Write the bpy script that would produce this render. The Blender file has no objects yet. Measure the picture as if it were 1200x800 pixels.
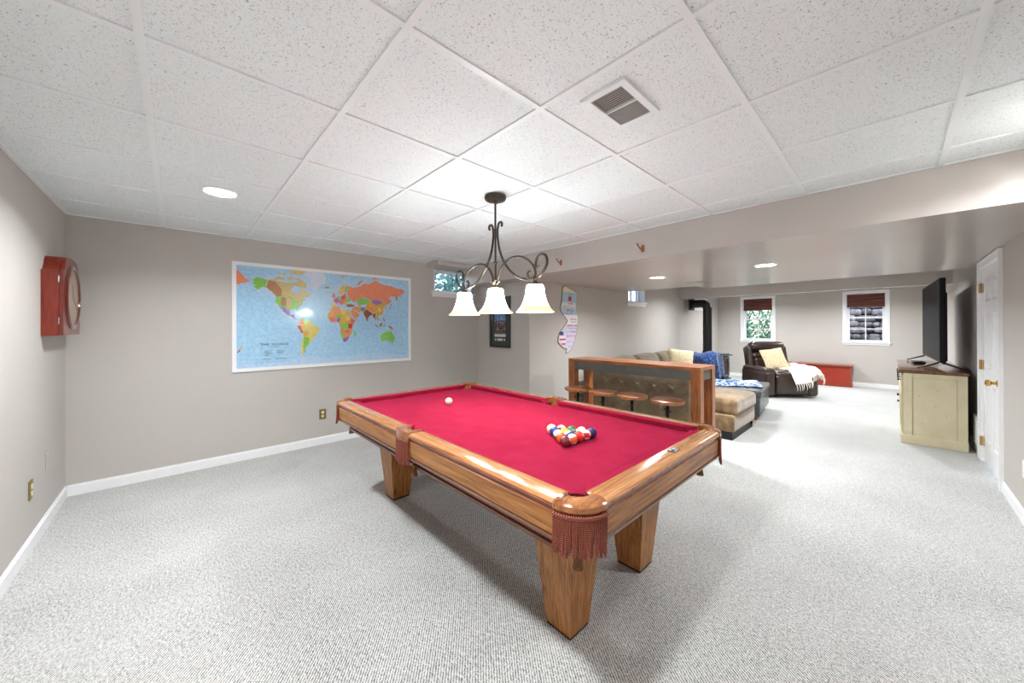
import bpy, bmesh, math, random
from mathutils import Vector, Matrix, Euler
from mathutils.geometry import tessellate_polygon
from math import sin, cos, pi, radians, tan
random.seed(7)
SC = bpy.context.scene
COL = SC.collection

# ------------------------------------------------------------------ materials
def lin(c):
    c = c / 255.0
    return c / 12.92 if c <= 0.04045 else ((c + 0.055) / 1.055) ** 2.4
def rgb(r, g, b): return (lin(r), lin(g), lin(b), 1.0)

class NT:
    def __init__(s, name):
        s.m = bpy.data.materials.new(name); s.m.use_nodes = True
        s.t = s.m.node_tree; s.n = s.t.nodes; s.l = s.t.links
        s.b = s.n.get('Principled BSDF'); s.o = s.n.get('Material Output')
    def add(s, typ, **k):
        n = s.n.new(typ)
        for a, v in k.items():
            if a in n.inputs: n.inputs[a].default_value = v
            else: setattr(n, a, v)
        return n
    def link(s, a, b): s.l.new(a, b)
    def coords(s, scale=(1, 1, 1), kind='Object', rot=(0, 0, 0)):
        tc = s.add('ShaderNodeTexCoord'); mp = s.add('ShaderNodeMapping')
        mp.inputs['Scale'].default_value = scale; mp.inputs['Rotation'].default_value = rot
        s.link(tc.outputs[kind], mp.inputs['Vector']); return mp.outputs['Vector']
    def noise(s, vec, scale, detail=4, rough=.55, dist=0):
        n = s.add('ShaderNodeTexNoise'); n.inputs['Scale'].default_value = scale
        n.inputs['Detail'].default_value = detail; n.inputs['Roughness'].default_value = rough
        n.inputs['Distortion'].default_value = dist
        s.link(vec, n.inputs['Vector']); return n.outputs['Fac']
    def ramp(s, fac, stops, interp='LINEAR'):
        r = s.add('ShaderNodeValToRGB'); e = r.color_ramp.elements
        r.color_ramp.interpolation = interp
        while len(e) < len(stops): e.new(0.5)
        for i, (p, c) in enumerate(stops): e[i].position = p; e[i].color = c
        s.link(fac, r.inputs['Fac']); return r.outputs['Color']
    def bump(s, h, strength=.3, dist=.01):
        b = s.add('ShaderNodeBump'); b.inputs['Strength'].default_value = strength
        b.inputs['Distance'].default_value = dist
        s.link(h, b.inputs['Height']); s.link(b.outputs['Normal'], s.b.inputs['Normal'])
    def color(s, c): s.link(c, s.b.inputs['Base Color'])

def setp(b, rough=.5, metal=0, coat=0, spec=.5, sheen=0):
    b.inputs['Roughness'].default_value = rough; b.inputs['Metallic'].default_value = metal
    b.inputs['Coat Weight'].default_value = coat; b.inputs['Specular IOR Level'].default_value = spec
    b.inputs['Sheen Weight'].default_value = sheen

def plain(name, c, rough=.5, metal=0, coat=0, spec=.5, var=.06, scale=30, bump=0, bscale=200, sheen=0):
    t = NT(name); setp(t.b, rough, metal, coat, spec, sheen)
    v = t.coords()
    f = t.noise(v, scale)
    lo = tuple(x * (1 - var) for x in c[:3]) + (1,); hi = tuple(min(1, x * (1 + var)) for x in c[:3]) + (1,)
    t.color(t.ramp(f, [(.3, lo), (.7, hi)]))
    if bump: t.bump(t.noise(v, bscale, 2), bump, .002)
    return t.m

def wood(name, cols, axis='x', scale=1.0, rough=.35, coat=.3, stretch=14):
    t = NT(name); setp(t.b, rough, 0, coat)
    sc = [stretch * scale] * 3; sc['xyz'.index(axis)] = 1.0 * scale
    v = t.coords(tuple(sc))
    f1 = t.noise(v, 2.2, 6, .6, 1.2)
    w = t.add('ShaderNodeTexNoise'); w.inputs['Scale'].default_value = 9; w.inputs['Detail'].default_value = 3
    t.link(v, w.inputs['Vector'])
    mx = t.add('ShaderNodeMath', operation='MULTIPLY_ADD'); mx.inputs[1].default_value = .35
    t.link(w.outputs['Fac'], mx.inputs[0]); t.link(f1, mx.inputs[2])
    sub = t.add('ShaderNodeMath', operation='SUBTRACT'); sub.inputs[1].default_value = .17
    t.link(mx.outputs[0], sub.inputs[0])
    n = len(cols)
    t.color(t.ramp(sub.outputs[0], [(.30 + .40 * i / (n - 1), c) for i, c in enumerate(cols)]))
    t.bump(w.outputs['Fac'], .08, .002)
    return t.m

def emit(name, c, strength, base=None):
    t = NT(name); t.b.inputs['Base Color'].default_value = base or c
    t.b.inputs['Emission Color'].default_value = c; t.b.inputs['Emission Strength'].default_value = strength
    return t.m

M = {}
def wallpaint(name, c, rough=.6, bump=.05):
    t = NT(name); setp(t.b, rough, 0, 0, .3)
    v = t.coords(); f = t.noise(v, 1.3, 3)
    t.color(t.ramp(f, [(.3, tuple(x * .975 for x in c[:3]) + (1,)), (.7, tuple(x * 1.02 for x in c[:3]) + (1,))]))
    t.bump(t.noise(v, 260, 2), bump, .002)
    return t.m
M['wall'] = wallpaint('greige_wall_paint', rgb(190, 184, 179))
M['soffit'] = wallpaint('satin_soffit_paint', rgb(190, 183, 178), .24)
M['white'] = plain('white_trim_paint', rgb(238, 238, 240), .4, var=.015)
M['tray'] = wallpaint('greige_ceiling_paint', rgb(190, 184, 179))

# carpet
t = NT('grey_loop_carpet'); setp(t.b, .95, 0, 0, .1, .2)
v = t.coords((1, 1, 1)); f = t.noise(v, 150, 2, .6)
v2 = t.coords((1, .45, 1), rot=(0, 0, radians(38))); f2 = t.noise(v2, 95, 2, .5)
f3 = t.noise(v, 1.6, 3)
wv = t.add('ShaderNodeTexWave', wave_type='BANDS', bands_direction='X'); wv.inputs['Scale'].default_value = 30
wv.inputs['Distortion'].default_value = 2.2; wv.inputs['Detail'].default_value = 2; wv.inputs['Detail Scale'].default_value = 3
v4 = t.coords((1, 1, 1), rot=(0, 0, radians(38))); t.link(v4, wv.inputs['Vector'])
def madd(t, a, k, b):
    n = t.add('ShaderNodeMath', operation='MULTIPLY_ADD'); n.inputs[1].default_value = k
    t.link(a, n.inputs[0]); t.link(b, n.inputs[2]); return n.outputs[0]
h = madd(t, f2, .5, f); h2 = madd(t, wv.outputs['Fac'], .36, h); h3_ = madd(t, f3, .22, h2); h3n = t.add('ShaderNodeMath', operation='MULTIPLY'); h3n.inputs[1].default_value = .9; t.link(h3_, h3n.inputs[0]); h3 = h3n.outputs[0]
t.color(t.ramp(h3, [(.60, rgb(84, 84, 83)), (.86, rgb(149, 148, 147)), (1.0, rgb(212, 211, 209))]))
t.bump(h2, .55, .006); M['carpet'] = t.m

# acoustic tile
t = NT('fissured_ceiling_tile'); setp(t.b, .9, 0, 0, .1)
v = t.coords((1, 1, .3)); f = t.noise(v, 150, 2, .6, .8); g = t.noise(v, 300, 2, .6, .4); w_ = t.noise(v, 14, 2)
mn = t.add('ShaderNodeMath', operation='MINIMUM')
ad = t.add('ShaderNodeMath', operation='ADD'); ad.inputs[1].default_value = .01
t.link(g, ad.inputs[0]); t.link(f, mn.inputs[0]); t.link(ad.outputs[0], mn.inputs[1])
t.color(t.ramp(mn.outputs[0], [(.325, rgb(158, 159, 160)), (.37, rgb(234, 241, 242)), (1, rgb(240, 247, 248))]))
t.bump(mn.outputs[0], .35, .003); M['tile'] = t.m
M['tee'] = plain('white_ceiling_grid_metal', rgb(235, 240, 241), .4, var=.01)

OAK = [rgb(96, 54, 16), rgb(146, 90, 36), rgb(170, 112, 54), rgb(184, 130, 70)]
for a in 'xyz': M['oak_' + a] = wood('honey_oak_' + a, OAK, a, 1.0, .42, .12, 22)
RED = [rgb(110, 52, 24), rgb(160, 88, 46), rgb(186, 118, 70)]
for a in 'xyz': M['railoak_' + a] = wood('polished_rail_oak_' + a, [rgb(134, 80, 40), rgb(182, 124, 76), rgb(202, 152, 106)], a, 1.0, .16, .8, 22)  # rail-top oak paled: reflected ceiling white is put into the wood colour
M['cap'] = wood('glossy_pocket_cap_wood', [rgb(96, 52, 26), rgb(150, 92, 52), rgb(176, 118, 72)], 'x', 1.0, .15, .8, 14)
M['edge'] = plain('dark_oak_moulding', rgb(112, 62, 32), .3, coat=.4, var=.15)
BAR = [rgb(78, 38, 12), rgb(130, 70, 28), rgb(158, 92, 44), rgb(178, 114, 62)]
for a in 'xyz': M['bar_' + a] = wood('rustic_bar_pine_' + a, BAR, a, 1.0, .35, .25, 18)
M['stoolwood'] = wood('stool_seat_wood', [rgb(110, 58, 28), rgb(168, 100, 58), rgb(196, 138, 92)], 'y', 1.2, .4, .2, 18)
M['walnut'] = wood('walnut_cabinet_top', [rgb(58, 30, 14), rgb(98, 58, 30), rgb(124, 80, 46)], 'x', 1.0, .22, .5, 16)
M['mahogany'] = wood('mahogany_clock_wood', [rgb(84, 20, 7), rgb(118, 32, 13), rgb(136, 44, 20)], 'z', 1.0, .3, .4, 16)
M['mahogdark'] = plain('dark_polished_mahogany', rgb(84, 26, 16), .12, coat=.8, var=.1)

M['rededge'] = wood('reddish_rail_moulding', [rgb(112, 50, 24), rgb(154, 82, 46), rgb(172, 104, 66)], 'y', 1.0, .2, .6, 10)
# pool cloth
t = NT('crimson_pool_cloth'); setp(t.b, .95, 0, 0, 0, 0)
v = t.coords(); f = t.noise(v, 9, 3); 
t.color(t.ramp(f, [(.3, rgb(142, 32, 58)), (.7, rgb(151, 37, 65))])); t.bump(t.noise(v, 700, 2), .15, .001)
M['cloth'] = t.m
t = NT('twisted_red_fringe'); setp(t.b, .7, 0, 0, .3)
v = t.coords((1, 1, 1), rot=(.5, .6, 0)); wv = t.add('ShaderNodeTexWave', wave_type='BANDS', bands_direction='Z')
wv.inputs['Scale'].default_value = 62; wv.inputs['Distortion'].default_value = .8; t.link(v, wv.inputs['Vector'])
t.color(t.ramp(wv.outputs['Fac'], [(.12, rgb(70, 24, 18)), (.55, rgb(138, 62, 48)), (.95, rgb(172, 100, 80))]))
t.bump(wv.outputs['Fac'], .5, .003); M['fringe'] = t.m
M['leather_brown'] = plain('brown_pocket_leather', rgb(92, 60, 36), .5, var=.2, bump=.2)
M['tassel'] = plain('brown_tassel_cord', rgb(118, 78, 46), .8, var=.25, scale=120)
M['black'] = plain('matte_black', rgb(20, 20, 21), .5, var=.1)
M['iron'] = plain('dark_bronze_iron', rgb(70, 60, 52), .42, metal=.6, var=.15)
M['steel'] = plain('dull_grey_steel_band', rgb(98, 95, 90), .5, metal=.35, var=.12, scale=14)
M['blackiron'] = plain('black_cast_iron', rgb(34, 32, 31), .5, metal=.5)
M['brass'] = plain('polished_brass', rgb(212, 170, 92), .2, metal=1, var=.04)
M['oldbrass'] = plain('antique_brass_plate', rgb(140, 122, 70), .35, metal=.6, var=.06)
M['ivory'] = plain('ivory_plastic', rgb(226, 216, 176), .4, var=.02)
M['chrome'] = plain('brushed_nickel', rgb(200, 200, 200), .25, metal=1, var=.03)
t = NT('tan_microfibre'); setp(t.b, .85, 0, 0, .2, .5)
v = t.coords(); f = t.noise(v, 7, 4, .6, .6)
t.color(t.ramp(f, [(.3, rgb(98, 74, 46)), (.55, rgb(136, 109, 76)), (.75, rgb(160, 133, 99))])); t.bump(f, .2, .01); M['sofa'] = t.m
t = NT('olive_taupe_microfibre'); setp(t.b, .85, 0, 0, .2, .5)
v = t.coords(); f = t.noise(v, 7, 4, .6, .6)
t.color(t.ramp(f, [(.3, rgb(88, 73, 53)), (.7, rgb(122, 105, 81))])); t.bump(f, .2, .01); M['sofaback'] = t.m
t = NT('brown_recliner_leather'); setp(t.b, .3, 0, .25, .5)
v = t.coords(); f = t.noise(v, 6, 4); g = t.noise(v, 160, 2)
t.color(t.ramp(f, [(.3, rgb(42, 30, 27)), (.7, rgb(66, 48, 42))])); t.bump(g, .25, .002); M['leather'] = t.m
t = NT('slate_ottoman_leather'); setp(t.b, .35, 0, .2, .5)
v = t.coords(); f = t.noise(v, 6, 4); g = t.noise(v, 160, 2)
t.color(t.ramp(f, [(.3, rgb(50, 52, 56)), (.7, rgb(76, 78, 82))])); t.bump(g, .25, .002); M['ottoleather'] = t.m
t = NT('blue_knit_blanket'); setp(t.b, .9, 0, 0, .1, .3)
v = t.coords(); f = t.noise(v, 30, 3, .6)
t.color(t.ramp(f, [(.3, rgb(12, 24, 56)), (.5, rgb(30, 54, 100)), (.72, rgb(72, 104, 152))])); t.bump(f, .6, .02); M['blue'] = t.m
t = NT('blue_white_print_cloth'); setp(t.b, .9, 0, 0, .1)
v = t.coords((1, 1, 1)); f = t.noise(v, 9, 3, .6, 1.6)
t.color(t.ramp(f, [(.44, rgb(48, 84, 144)), (.49, rgb(110, 148, 200)), (.53, rgb(226, 231, 238)), (.62, rgb(226, 231, 238)), (.66, rgb(66, 102, 160))])); M['print'] = t.m
t = NT('cream_fleece'); setp(t.b, .95, 0, 0, .1, .4)
v = t.coords(); f = t.noise(v, 60, 3, .6)
t.color(t.ramp(f, [(.3, rgb(214, 206, 190)), (.7, rgb(240, 234, 222))])); t.bump(f, .6, .012); M['cream'] = t.m
t = NT('speckled_beige_cushion'); setp(t.b, .9, 0, 0, .1)
v = t.coords(); f = t.noise(v, 55, 2, .5)
t.color(t.ramp(f, [(.34, rgb(180, 156, 116)), (.45, rgb(216, 199, 166)), (.7, rgb(224, 209, 180))])); M['cushion'] = t.m
M['teal'] = plain('teal_stove_enamel', rgb(36, 62, 72), .18, coat=.6, var=.15, scale=8)
M['stoveglass'] = plain('smoked_stove_glass', rgb(70, 60, 40), .3, var=.6, scale=14)
M['pipe'] = plain('black_stove_pipe', rgb(26, 25, 26), .4, metal=.3)
M['red'] = plain('red_painted_chest', rgb(150, 44, 24), .35, coat=.2, var=.05)
M['redwood'] = plain('red_stained_chest_lid', rgb(134, 58, 36), .3, coat=.3, var=.1)
t = NT('cream_distressed_paint'); setp(t.b, .5)
v = t.coords(); f = t.noise(v, 5, 4); 
t.color(t.ramp(f, [(.25, rgb(190, 178, 146)), (.7, rgb(206, 196, 166))])); M['creampaint'] = t.m
M['umber'] = plain('umber_glaze_line', rgb(120, 104, 72), .6, var=.2)
M['screen'] = plain('tv_screen_glass', rgb(2, 2, 3), .35, spec=.02, var=.02)
M['tvplastic'] = plain('tv_black_plastic', rgb(14, 14, 15), .4, spec=.25, var=.05)
t = NT('bamboo_roman_blind'); setp(t.b, .5)
v = t.coords((.6, .6, 40)); f = t.noise(v, 2.5, 3, .6)
t.color(t.ramp(f, [(.3, rgb(52, 24, 22)), (.55, rgb(104, 50, 38)), (.75, rgb(140, 84, 60))])); t.bump(f, .5, .004); M['blind'] = t.m
# glass
t = NT('window_glass'); tr = t.add('ShaderNodeBsdfTransparent'); gl = t.add('ShaderNodeBsdfGlossy'); gl.inputs['Roughness'].default_value = .02
mx = t.add('ShaderNodeMixShader'); lw = t.add('ShaderNodeLayerWeight'); lw.inputs['Blend'].default_value = .5; fr = t.add('ShaderNodeMath', operation='POWER'); fr.inputs[1].default_value = 4; t.link(lw.outputs['Facing'], fr.inputs[0])
t.link(fr.outputs[0], mx.inputs[0]); t.link(tr.outputs[0], mx.inputs[1]); t.link(gl.outputs[0], mx.inputs[2]); t.link(mx.outputs[0], t.o.inputs['Surface'])
M['glass'] = t.m
M['canlens'] = emit('recessed_lamp_lens', (1, .98, .95, 1), 26)
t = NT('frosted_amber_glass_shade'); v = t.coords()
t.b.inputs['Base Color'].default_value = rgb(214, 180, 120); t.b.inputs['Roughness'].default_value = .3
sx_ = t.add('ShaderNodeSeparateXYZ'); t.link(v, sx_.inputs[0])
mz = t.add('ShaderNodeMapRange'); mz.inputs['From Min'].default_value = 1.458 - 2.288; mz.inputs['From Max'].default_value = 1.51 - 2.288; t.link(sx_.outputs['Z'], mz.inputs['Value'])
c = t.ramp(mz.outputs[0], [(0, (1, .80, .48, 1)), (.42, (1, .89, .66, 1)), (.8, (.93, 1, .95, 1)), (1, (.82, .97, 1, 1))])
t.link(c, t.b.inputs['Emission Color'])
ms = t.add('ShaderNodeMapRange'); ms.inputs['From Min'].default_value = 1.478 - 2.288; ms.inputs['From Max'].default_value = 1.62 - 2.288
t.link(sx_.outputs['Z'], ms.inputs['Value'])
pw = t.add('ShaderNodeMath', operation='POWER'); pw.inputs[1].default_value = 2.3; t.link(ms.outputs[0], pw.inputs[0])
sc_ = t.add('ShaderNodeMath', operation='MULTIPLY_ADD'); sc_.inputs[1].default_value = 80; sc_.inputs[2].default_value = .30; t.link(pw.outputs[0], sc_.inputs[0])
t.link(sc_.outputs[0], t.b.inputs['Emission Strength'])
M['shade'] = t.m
M['shadeinner'] = emit('frosted_glass_inner_face', (1, .95, .84, 1), 2.5)
M['bulb'] = emit('warm_bulb', (1, .92, .75, 1), 12)
def leafmat(name, a, b):
    t = NT(name); setp(t.b, .6); v = t.coords(); f = t.noise(v, 3, 3); t.color(t.ramp(f, [(.3, a), (.7, b)])); return t.m
M['leaf'] = leafmat('green_leaves', rgb(84, 136, 98), rgb(160, 202, 164))
M['leafdark'] = leafmat('blue_green_leaves', rgb(54, 88, 82), rgb(120, 160, 150))
M['bark'] = plain('tree_bark', rgb(92, 80, 68), .9, var=.3)
t = NT('grey_field_stone'); setp(t.b, .9); v = t.coords(); f = t.noise(v, 6, 5, .6)
t.color(t.ramp(f, [(.3, rgb(84, 80, 78)), (.5, rgb(128, 122, 118)), (.72, rgb(178, 170, 162))])); t.bump(f, .6, .03); M['stone'] = t.m
M['soil'] = plain('leaf_litter_ground', rgb(120, 112, 92), .95, var=.3, scale=8)

# ------------------------------------------------------------------ mesh building
class MB:
    def __init__(s): s.bm = bmesh.new()
    def add(s, verts, faces, mi=0, T=None):
        vs = [s.bm.verts.new((T @ Vector(v)) if T else Vector(v)) for v in verts]
        for f in faces:
            try:
                fc = s.bm.faces.new([vs[i] for i in f]); fc.material_index = mi
            except ValueError: pass
        return s
    def box(s, a, b, mi=0, T=None, bev=0):
        (x0, y0, z0), (x1, y1, z1) = a, b
        if bev:
            c = ((x0 + x1) / 2, (y0 + y1) / 2, (z0 + z1) / 2)
            return s.puff(c, (x1 - x0, y1 - y0, z1 - z0), bev, mi=mi, T=T, k=2, m=1)
        v = [(x0, y0, z0), (x1, y0, z0), (x1, y1, z0), (x0, y1, z0), (x0, y0, z1), (x1, y0, z1), (x1, y1, z1), (x0, y1, z1)]
        return s.add(v, [(3, 2, 1, 0), (4, 5, 6, 7), (0, 1, 5, 4), (1, 2, 6, 5), (2, 3, 7, 6), (3, 0, 4, 7)], mi, T)
    def puff(s, c, size, r, bulge=(0, 0, 0), mi=0, T=None, k=3, m=6):
        hs = [max(q / 2, 1e-5) for q in size]; r = min([r] + [q * .999 for q in hs])
        def ax(h):
            inn = h - r
            L = [-(inn + r * tan(pi / 4 * i / k)) for i in range(k, 0, -1)] + [-inn + 2 * inn * j / m for j in range(m + 1)] + [inn + r * tan(pi / 4 * i / k) for i in range(1, k + 1)]
            return L
        A = [ax(h) for h in hs]
        vid = {}; vs = []; fs = []
        def vert(q):
            key = tuple(round(x, 7) for x in q)
            if key in vid: return vid[key]
            cl = [max(-(h - r), min(h - r, x)) for x, h in zip(q, hs)]
            d = Vector([x - y for x, y in zip(q, cl)])
            if d.length > 0: d = d.normalized() * r
            p = [cl[i] + d[i] for i in range(3)]
            n = [max(-1, min(1, p[i] / hs[i])) for i in range(3)]
            for i in range(3):
                if bulge[i]:
                    j, l = (i + 1) % 3, (i + 2) % 3
                    p[i] += bulge[i] * n[i] * (1 - n[j] ** 2) * (1 - n[l] ** 2)
            vid[key] = len(vs); vs.append(tuple(p[i] + c[i] for i in range(3))); return vid[key]
        for i in range(3):
            j, l = (i + 1) % 3, (i + 2) % 3
            for sg in (-1, 1):
                for a in range(len(A[j]) - 1):
                    for b in range(len(A[l]) - 1):
                        ids = []
                        for (aa, bb) in ((a, b), (a + 1, b), (a + 1, b + 1), (a, b + 1)):
                            q = [0, 0, 0]; q[i] = sg * hs[i]; q[j] = A[j][aa]; q[l] = A[l][bb]; ids.append(vert(q))
                        fs.append(ids if sg > 0 else ids[::-1])
        return s.add(vs, fs, mi, T)
    def tube(s, path, r, seg=8, mi=0, T=None, closed=False, caps=True, flat=1.0):
        P = [Vector(p) for p in path]; n = len(P)
        R = r if isinstance(r, (list, tuple)) else [r] * n
        vs = []; fs = []; up = None
        for i, p in enumerate(P):
            a = P[i - 1] if (i > 0 or closed) else p; b = P[(i + 1) % n] if (i < n - 1 or closed) else p
            tg = (b - a).normalized()
            if up is None:
                up = Vector((0, 0, 1)) if abs(tg.z) < .9 else Vector((1, 0, 0))
            sd = tg.cross(up)
            if sd.length < 1e-6: sd = tg.orthogonal()
            sd.normalize(); up = sd.cross(tg).normalized()
            for k in range(seg):
                an = 2 * pi * k / seg
                vs.append(tuple(p + sd * cos(an) * R[i] + up * sin(an) * R[i] * flat))
        for i in range(n if closed else n - 1):
            for k in range(seg):
                a, b = i * seg + k, i * seg + (k + 1) % seg; i2 = (i + 1) % n
                fs.append((a, b, i2 * seg + (k + 1) % seg, i2 * seg + k))
        if caps and not closed:
            fs.append(tuple(range(seg))[::-1]); fs.append(tuple((n - 1) * seg + k for k in range(seg)))
        return s.add(vs, fs, mi, T)
    def lathe(s, prof, seg=32, mi=0, T=None, cap=True):
        vs = []; fs = []; n = len(prof)
        for r, z in prof:
            for k in range(seg):
                a = 2 * pi * k / seg; vs.append((r * cos(a), r * sin(a), z))
        for i in range(n - 1):
            for k in range(seg):
                fs.append((i * seg + k, i * seg + (k + 1) % seg, (i + 1) * seg + (k + 1) % seg, (i + 1) * seg + k))
        if cap:
            if prof[0][0] > 1e-6: fs.append(tuple(range(seg))[::-1])
            if prof[-1][0] > 1e-6: fs.append(tuple((n - 1) * seg + k for k in range(seg)))
        return s.add(vs, fs, mi, T)
    def prism(s, poly, z0, z1, mi=0, T=None, side=None):
        n = len(poly); ar = sum(poly[i][0] * poly[(i + 1) % n][1] - poly[(i + 1) % n][0] * poly[i][1] for i in range(n))
        if ar < 0: poly = poly[::-1]
        vs = [(x, y, z0) for x, y in poly] + [(x, y, z1) for x, y in poly]
        s.add(vs, [tuple(range(n))[::-1], tuple(range(n, 2 * n))], mi, T)
        return s.add(vs, [(i, (i + 1) % n, n + (i + 1) % n, n + i) for i in range(n)], mi if side is None else side, T)
    def sweep(s, prof, frames, mi=0, closed_prof=True, caps=True, T=None, seg_mi=None):
        """prof: list of (o, z); frames: list of (origin(x,y), outward dir(x,y))"""
        n = len(prof); vs = []; fs = []
        for (ox, oy), (dx, dy) in frames:
            for o, z in prof: vs.append((ox + dx * o, oy + dy * o, z))
        for i in range(len(frames) - 1):
            for k in range(n if closed_prof else n - 1):
                a, b = i * n + k, i * n + (k + 1) % n
                fs.append((a, b, b + n, a + n))
        nb = len(s.bm.faces)
        if caps and closed_prof:
            fs.append(tuple(range(n))[::-1]); fs.append(tuple((len(frames) - 1) * n + k for k in range(n)))
        s.add(vs, fs, mi, T)
        if seg_mi:
            s.bm.faces.ensure_lookup_table()
            for q in range((len(frames) - 1) * n): s.bm.faces[nb + q].material_index = seg_mi.get(q % n, mi)
        return s
    def grid(s, fn, nu, nv, mi=0, T=None):
        vs = [fn(i / nu, j / nv) for i in range(nu + 1) for j in range(nv + 1)]
        fs = [(i * (nv + 1) + j, (i + 1) * (nv + 1) + j, (i + 1) * (nv + 1) + j + 1, i * (nv + 1) + j + 1) for i in range(nu) for j in range(nv)]
        return s.add(vs, fs, mi, T)
    def sheet(s, fn, nu, nv, th, mi=0, T=None):
        """a cloth sheet of real thickness"""
        P = [[Vector(fn(i / nu, j / nv)) for j in range(nv + 1)] for i in range(nu + 1)]
        vs = []; W = nv + 1
        for sg in (.5, -.5):
            for i in range(nu + 1):
                for j in range(nv + 1):
                    du = P[min(i + 1, nu)][j] - P[max(i - 1, 0)][j]; dv = P[i][min(j + 1, nv)] - P[i][max(j - 1, 0)]
                    n = du.cross(dv); n = n.normalized() if n.length > 1e-9 else Vector((0, 0, 1))
                    vs.append(tuple(P[i][j] + n * th * sg))
        N = (nu + 1) * W; fs = []
        for i in range(nu):
            for j in range(nv):
                a, b, c, d = i * W + j, (i + 1) * W + j, (i + 1) * W + j + 1, i * W + j + 1
                fs.append((a, b, c, d)); fs.append((N + d, N + c, N + b, N + a))
        for i in range(nu):
            for j in (0, nv):
                a, b = i * W + j, (i + 1) * W + j; fs.append((a, N + a, N + b, b) if j == 0 else (b, N + b, N + a, a))
        for j in range(nv):
            for i in (0, nu):
                a, b = i * W + j, i * W + j + 1; fs.append((b, N + b, N + a, a) if i == 0 else (a, N + a, N + b, b))
        return s.add(vs, fs, mi, T)
    def sphere(s, c, r, mi=0, seg=20, T=None, sq=(1, 1, 1)):
        pr = [(r * sin(pi * i / (seg // 2)), -r * cos(pi * i / (seg // 2))) for i in range(seg // 2 + 1)]
        pr[0] = (1e-7, pr[0][1]); pr[-1] = (1e-7, pr[-1][1])
        Tm = Matrix.Translation(c) @ Matrix.Diagonal((sq[0], sq[1], sq[2], 1))
        return s.lathe(pr, seg, mi, (T @ Tm) if T else Tm, cap=False)

def obj(name, mb, mats, parent=None, loc=(0, 0, 0), rot=(0, 0, 0), smooth=35, recalc=True, **props):
    bm = mb.bm
    if recalc:
        bmesh.ops.remove_doubles(bm, verts=bm.verts, dist=1e-6)
        bmesh.ops.recalc_face_normals(bm, faces=bm.faces)
    me = bpy.data.meshes.new(name); bm.to_mesh(me); bm.free()
    for m in (mats if isinstance(mats, (list, tuple)) else [mats]): me.materials.append(m if not isinstance(m, str) else M[m])
    if smooth:
        for p in me.polygons: p.use_smooth = True
        me.set_sharp_from_angle(angle=radians(smooth))
    o = bpy.data.objects.new(name, me); COL.objects.link(o)
    o.location = loc; o.rotation_euler = rot
    if parent: o.parent = parent
    for k, v in props.items(): o[k] = v
    return o
def thing(name, label, cat, loc=(0, 0, 0), rotz=0, group=None):
    o = bpy.data.objects.new(name, None); COL.objects.link(o); o.location = loc; o.rotation_euler = (0, 0, rotz)
    o.empty_display_size = .05
    o['label'] = label; o['category'] = cat; o['kind'] = 'thing'
    if group: o['group'] = group
    return o
def tag(o, label, cat, group=None):
    o['label'] = label; o['category'] = cat; o['kind'] = 'thing'
    if group: o['group'] = group
    return o
def struct(name, mb, mats, parent=None, smooth=0, **k):
    o = obj(name, mb, mats, parent, smooth=smooth, **k)
    if not parent: o['kind'] = 'structure'
    return o
def copy_tree(o, parent=None):
    c = o.copy(); COL.objects.link(c)
    if parent: c.parent = parent
    for ch in list(o.children): copy_tree(ch, c)
    return c
def text_geo(s, size, align='CENTER'):
    cu = bpy.data.curves.new('lettering', 'FONT'); cu.body = s; cu.size = size; cu.align_x = align; cu.align_y = 'CENTER'; cu.resolution_u = 2
    o = bpy.data.objects.new('lettering', cu); COL.objects.link(o)
    bpy.context.view_layer.update()
    me = bpy.data.meshes.new_from_object(o.evaluated_get(bpy.context.evaluated_depsgraph_get()))
    vs = [tuple(v.co) for v in me.vertices]; fs = [tuple(p.vertices) for p in me.polygons]
    bpy.data.objects.remove(o); bpy.data.curves.remove(cu); bpy.data.meshes.remove(me)
    return vs, fs
def basis(x, y, z, o=(0, 0, 0)):
    m = Matrix((x, y, z)).transposed().to_4x4(); m.translation = Vector(o); return m
def bez(pts, n=12):
    """Catmull-Rom through points"""
    P = [Vector(p) for p in pts]; P = [P[0] * 2 - P[1]] + P + [P[-1] * 2 - P[-2]]; out = []
    for i in range(1, len(P) - 2):
        for k in range(n):
            t = k / n; a, b, c, d = P[i - 1], P[i], P[i + 1], P[i + 2]
            out.append(.5 * ((2 * b) + (c - a) * t + (2 * a - 5 * b + 4 * c - d) * t * t + (3 * b - a - 3 * c + d) * t ** 3))
    out.append(P[-2]); return out

# ------------------------------------------------------------------ room dimensions
XL, YM, XS, YR, XJ, YF, XF = -.66, 4.593, 3.25, -.612, 3.55, 3.44, 11.33
ZC, ZS = 2.288, 2.01

def slab(mb, axis, p0, p1, a0, a1, z0, z1, holes=()):
    A = sorted(set([a0, a1] + [h[0] for h in holes] + [h[1] for h in holes]))
    Z = sorted(set([z0, z1] + [h[2] for h in holes] + [h[3] for h in holes]))
    for i in range(len(A) - 1):
        for j in range(len(Z) - 1):
            am, zm = (A[i] + A[i + 1]) / 2, (Z[j] + Z[j + 1]) / 2
            if any(h[0] < am < h[1] and h[2] < zm < h[3] for h in holes): continue
            if axis == 'x': mb.box((p0, A[i], Z[j]), (p1, A[i + 1], Z[j + 1]))
            else: mb.box((A[i], p0, Z[j]), (A[i + 1], p1, Z[j + 1]))

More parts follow.
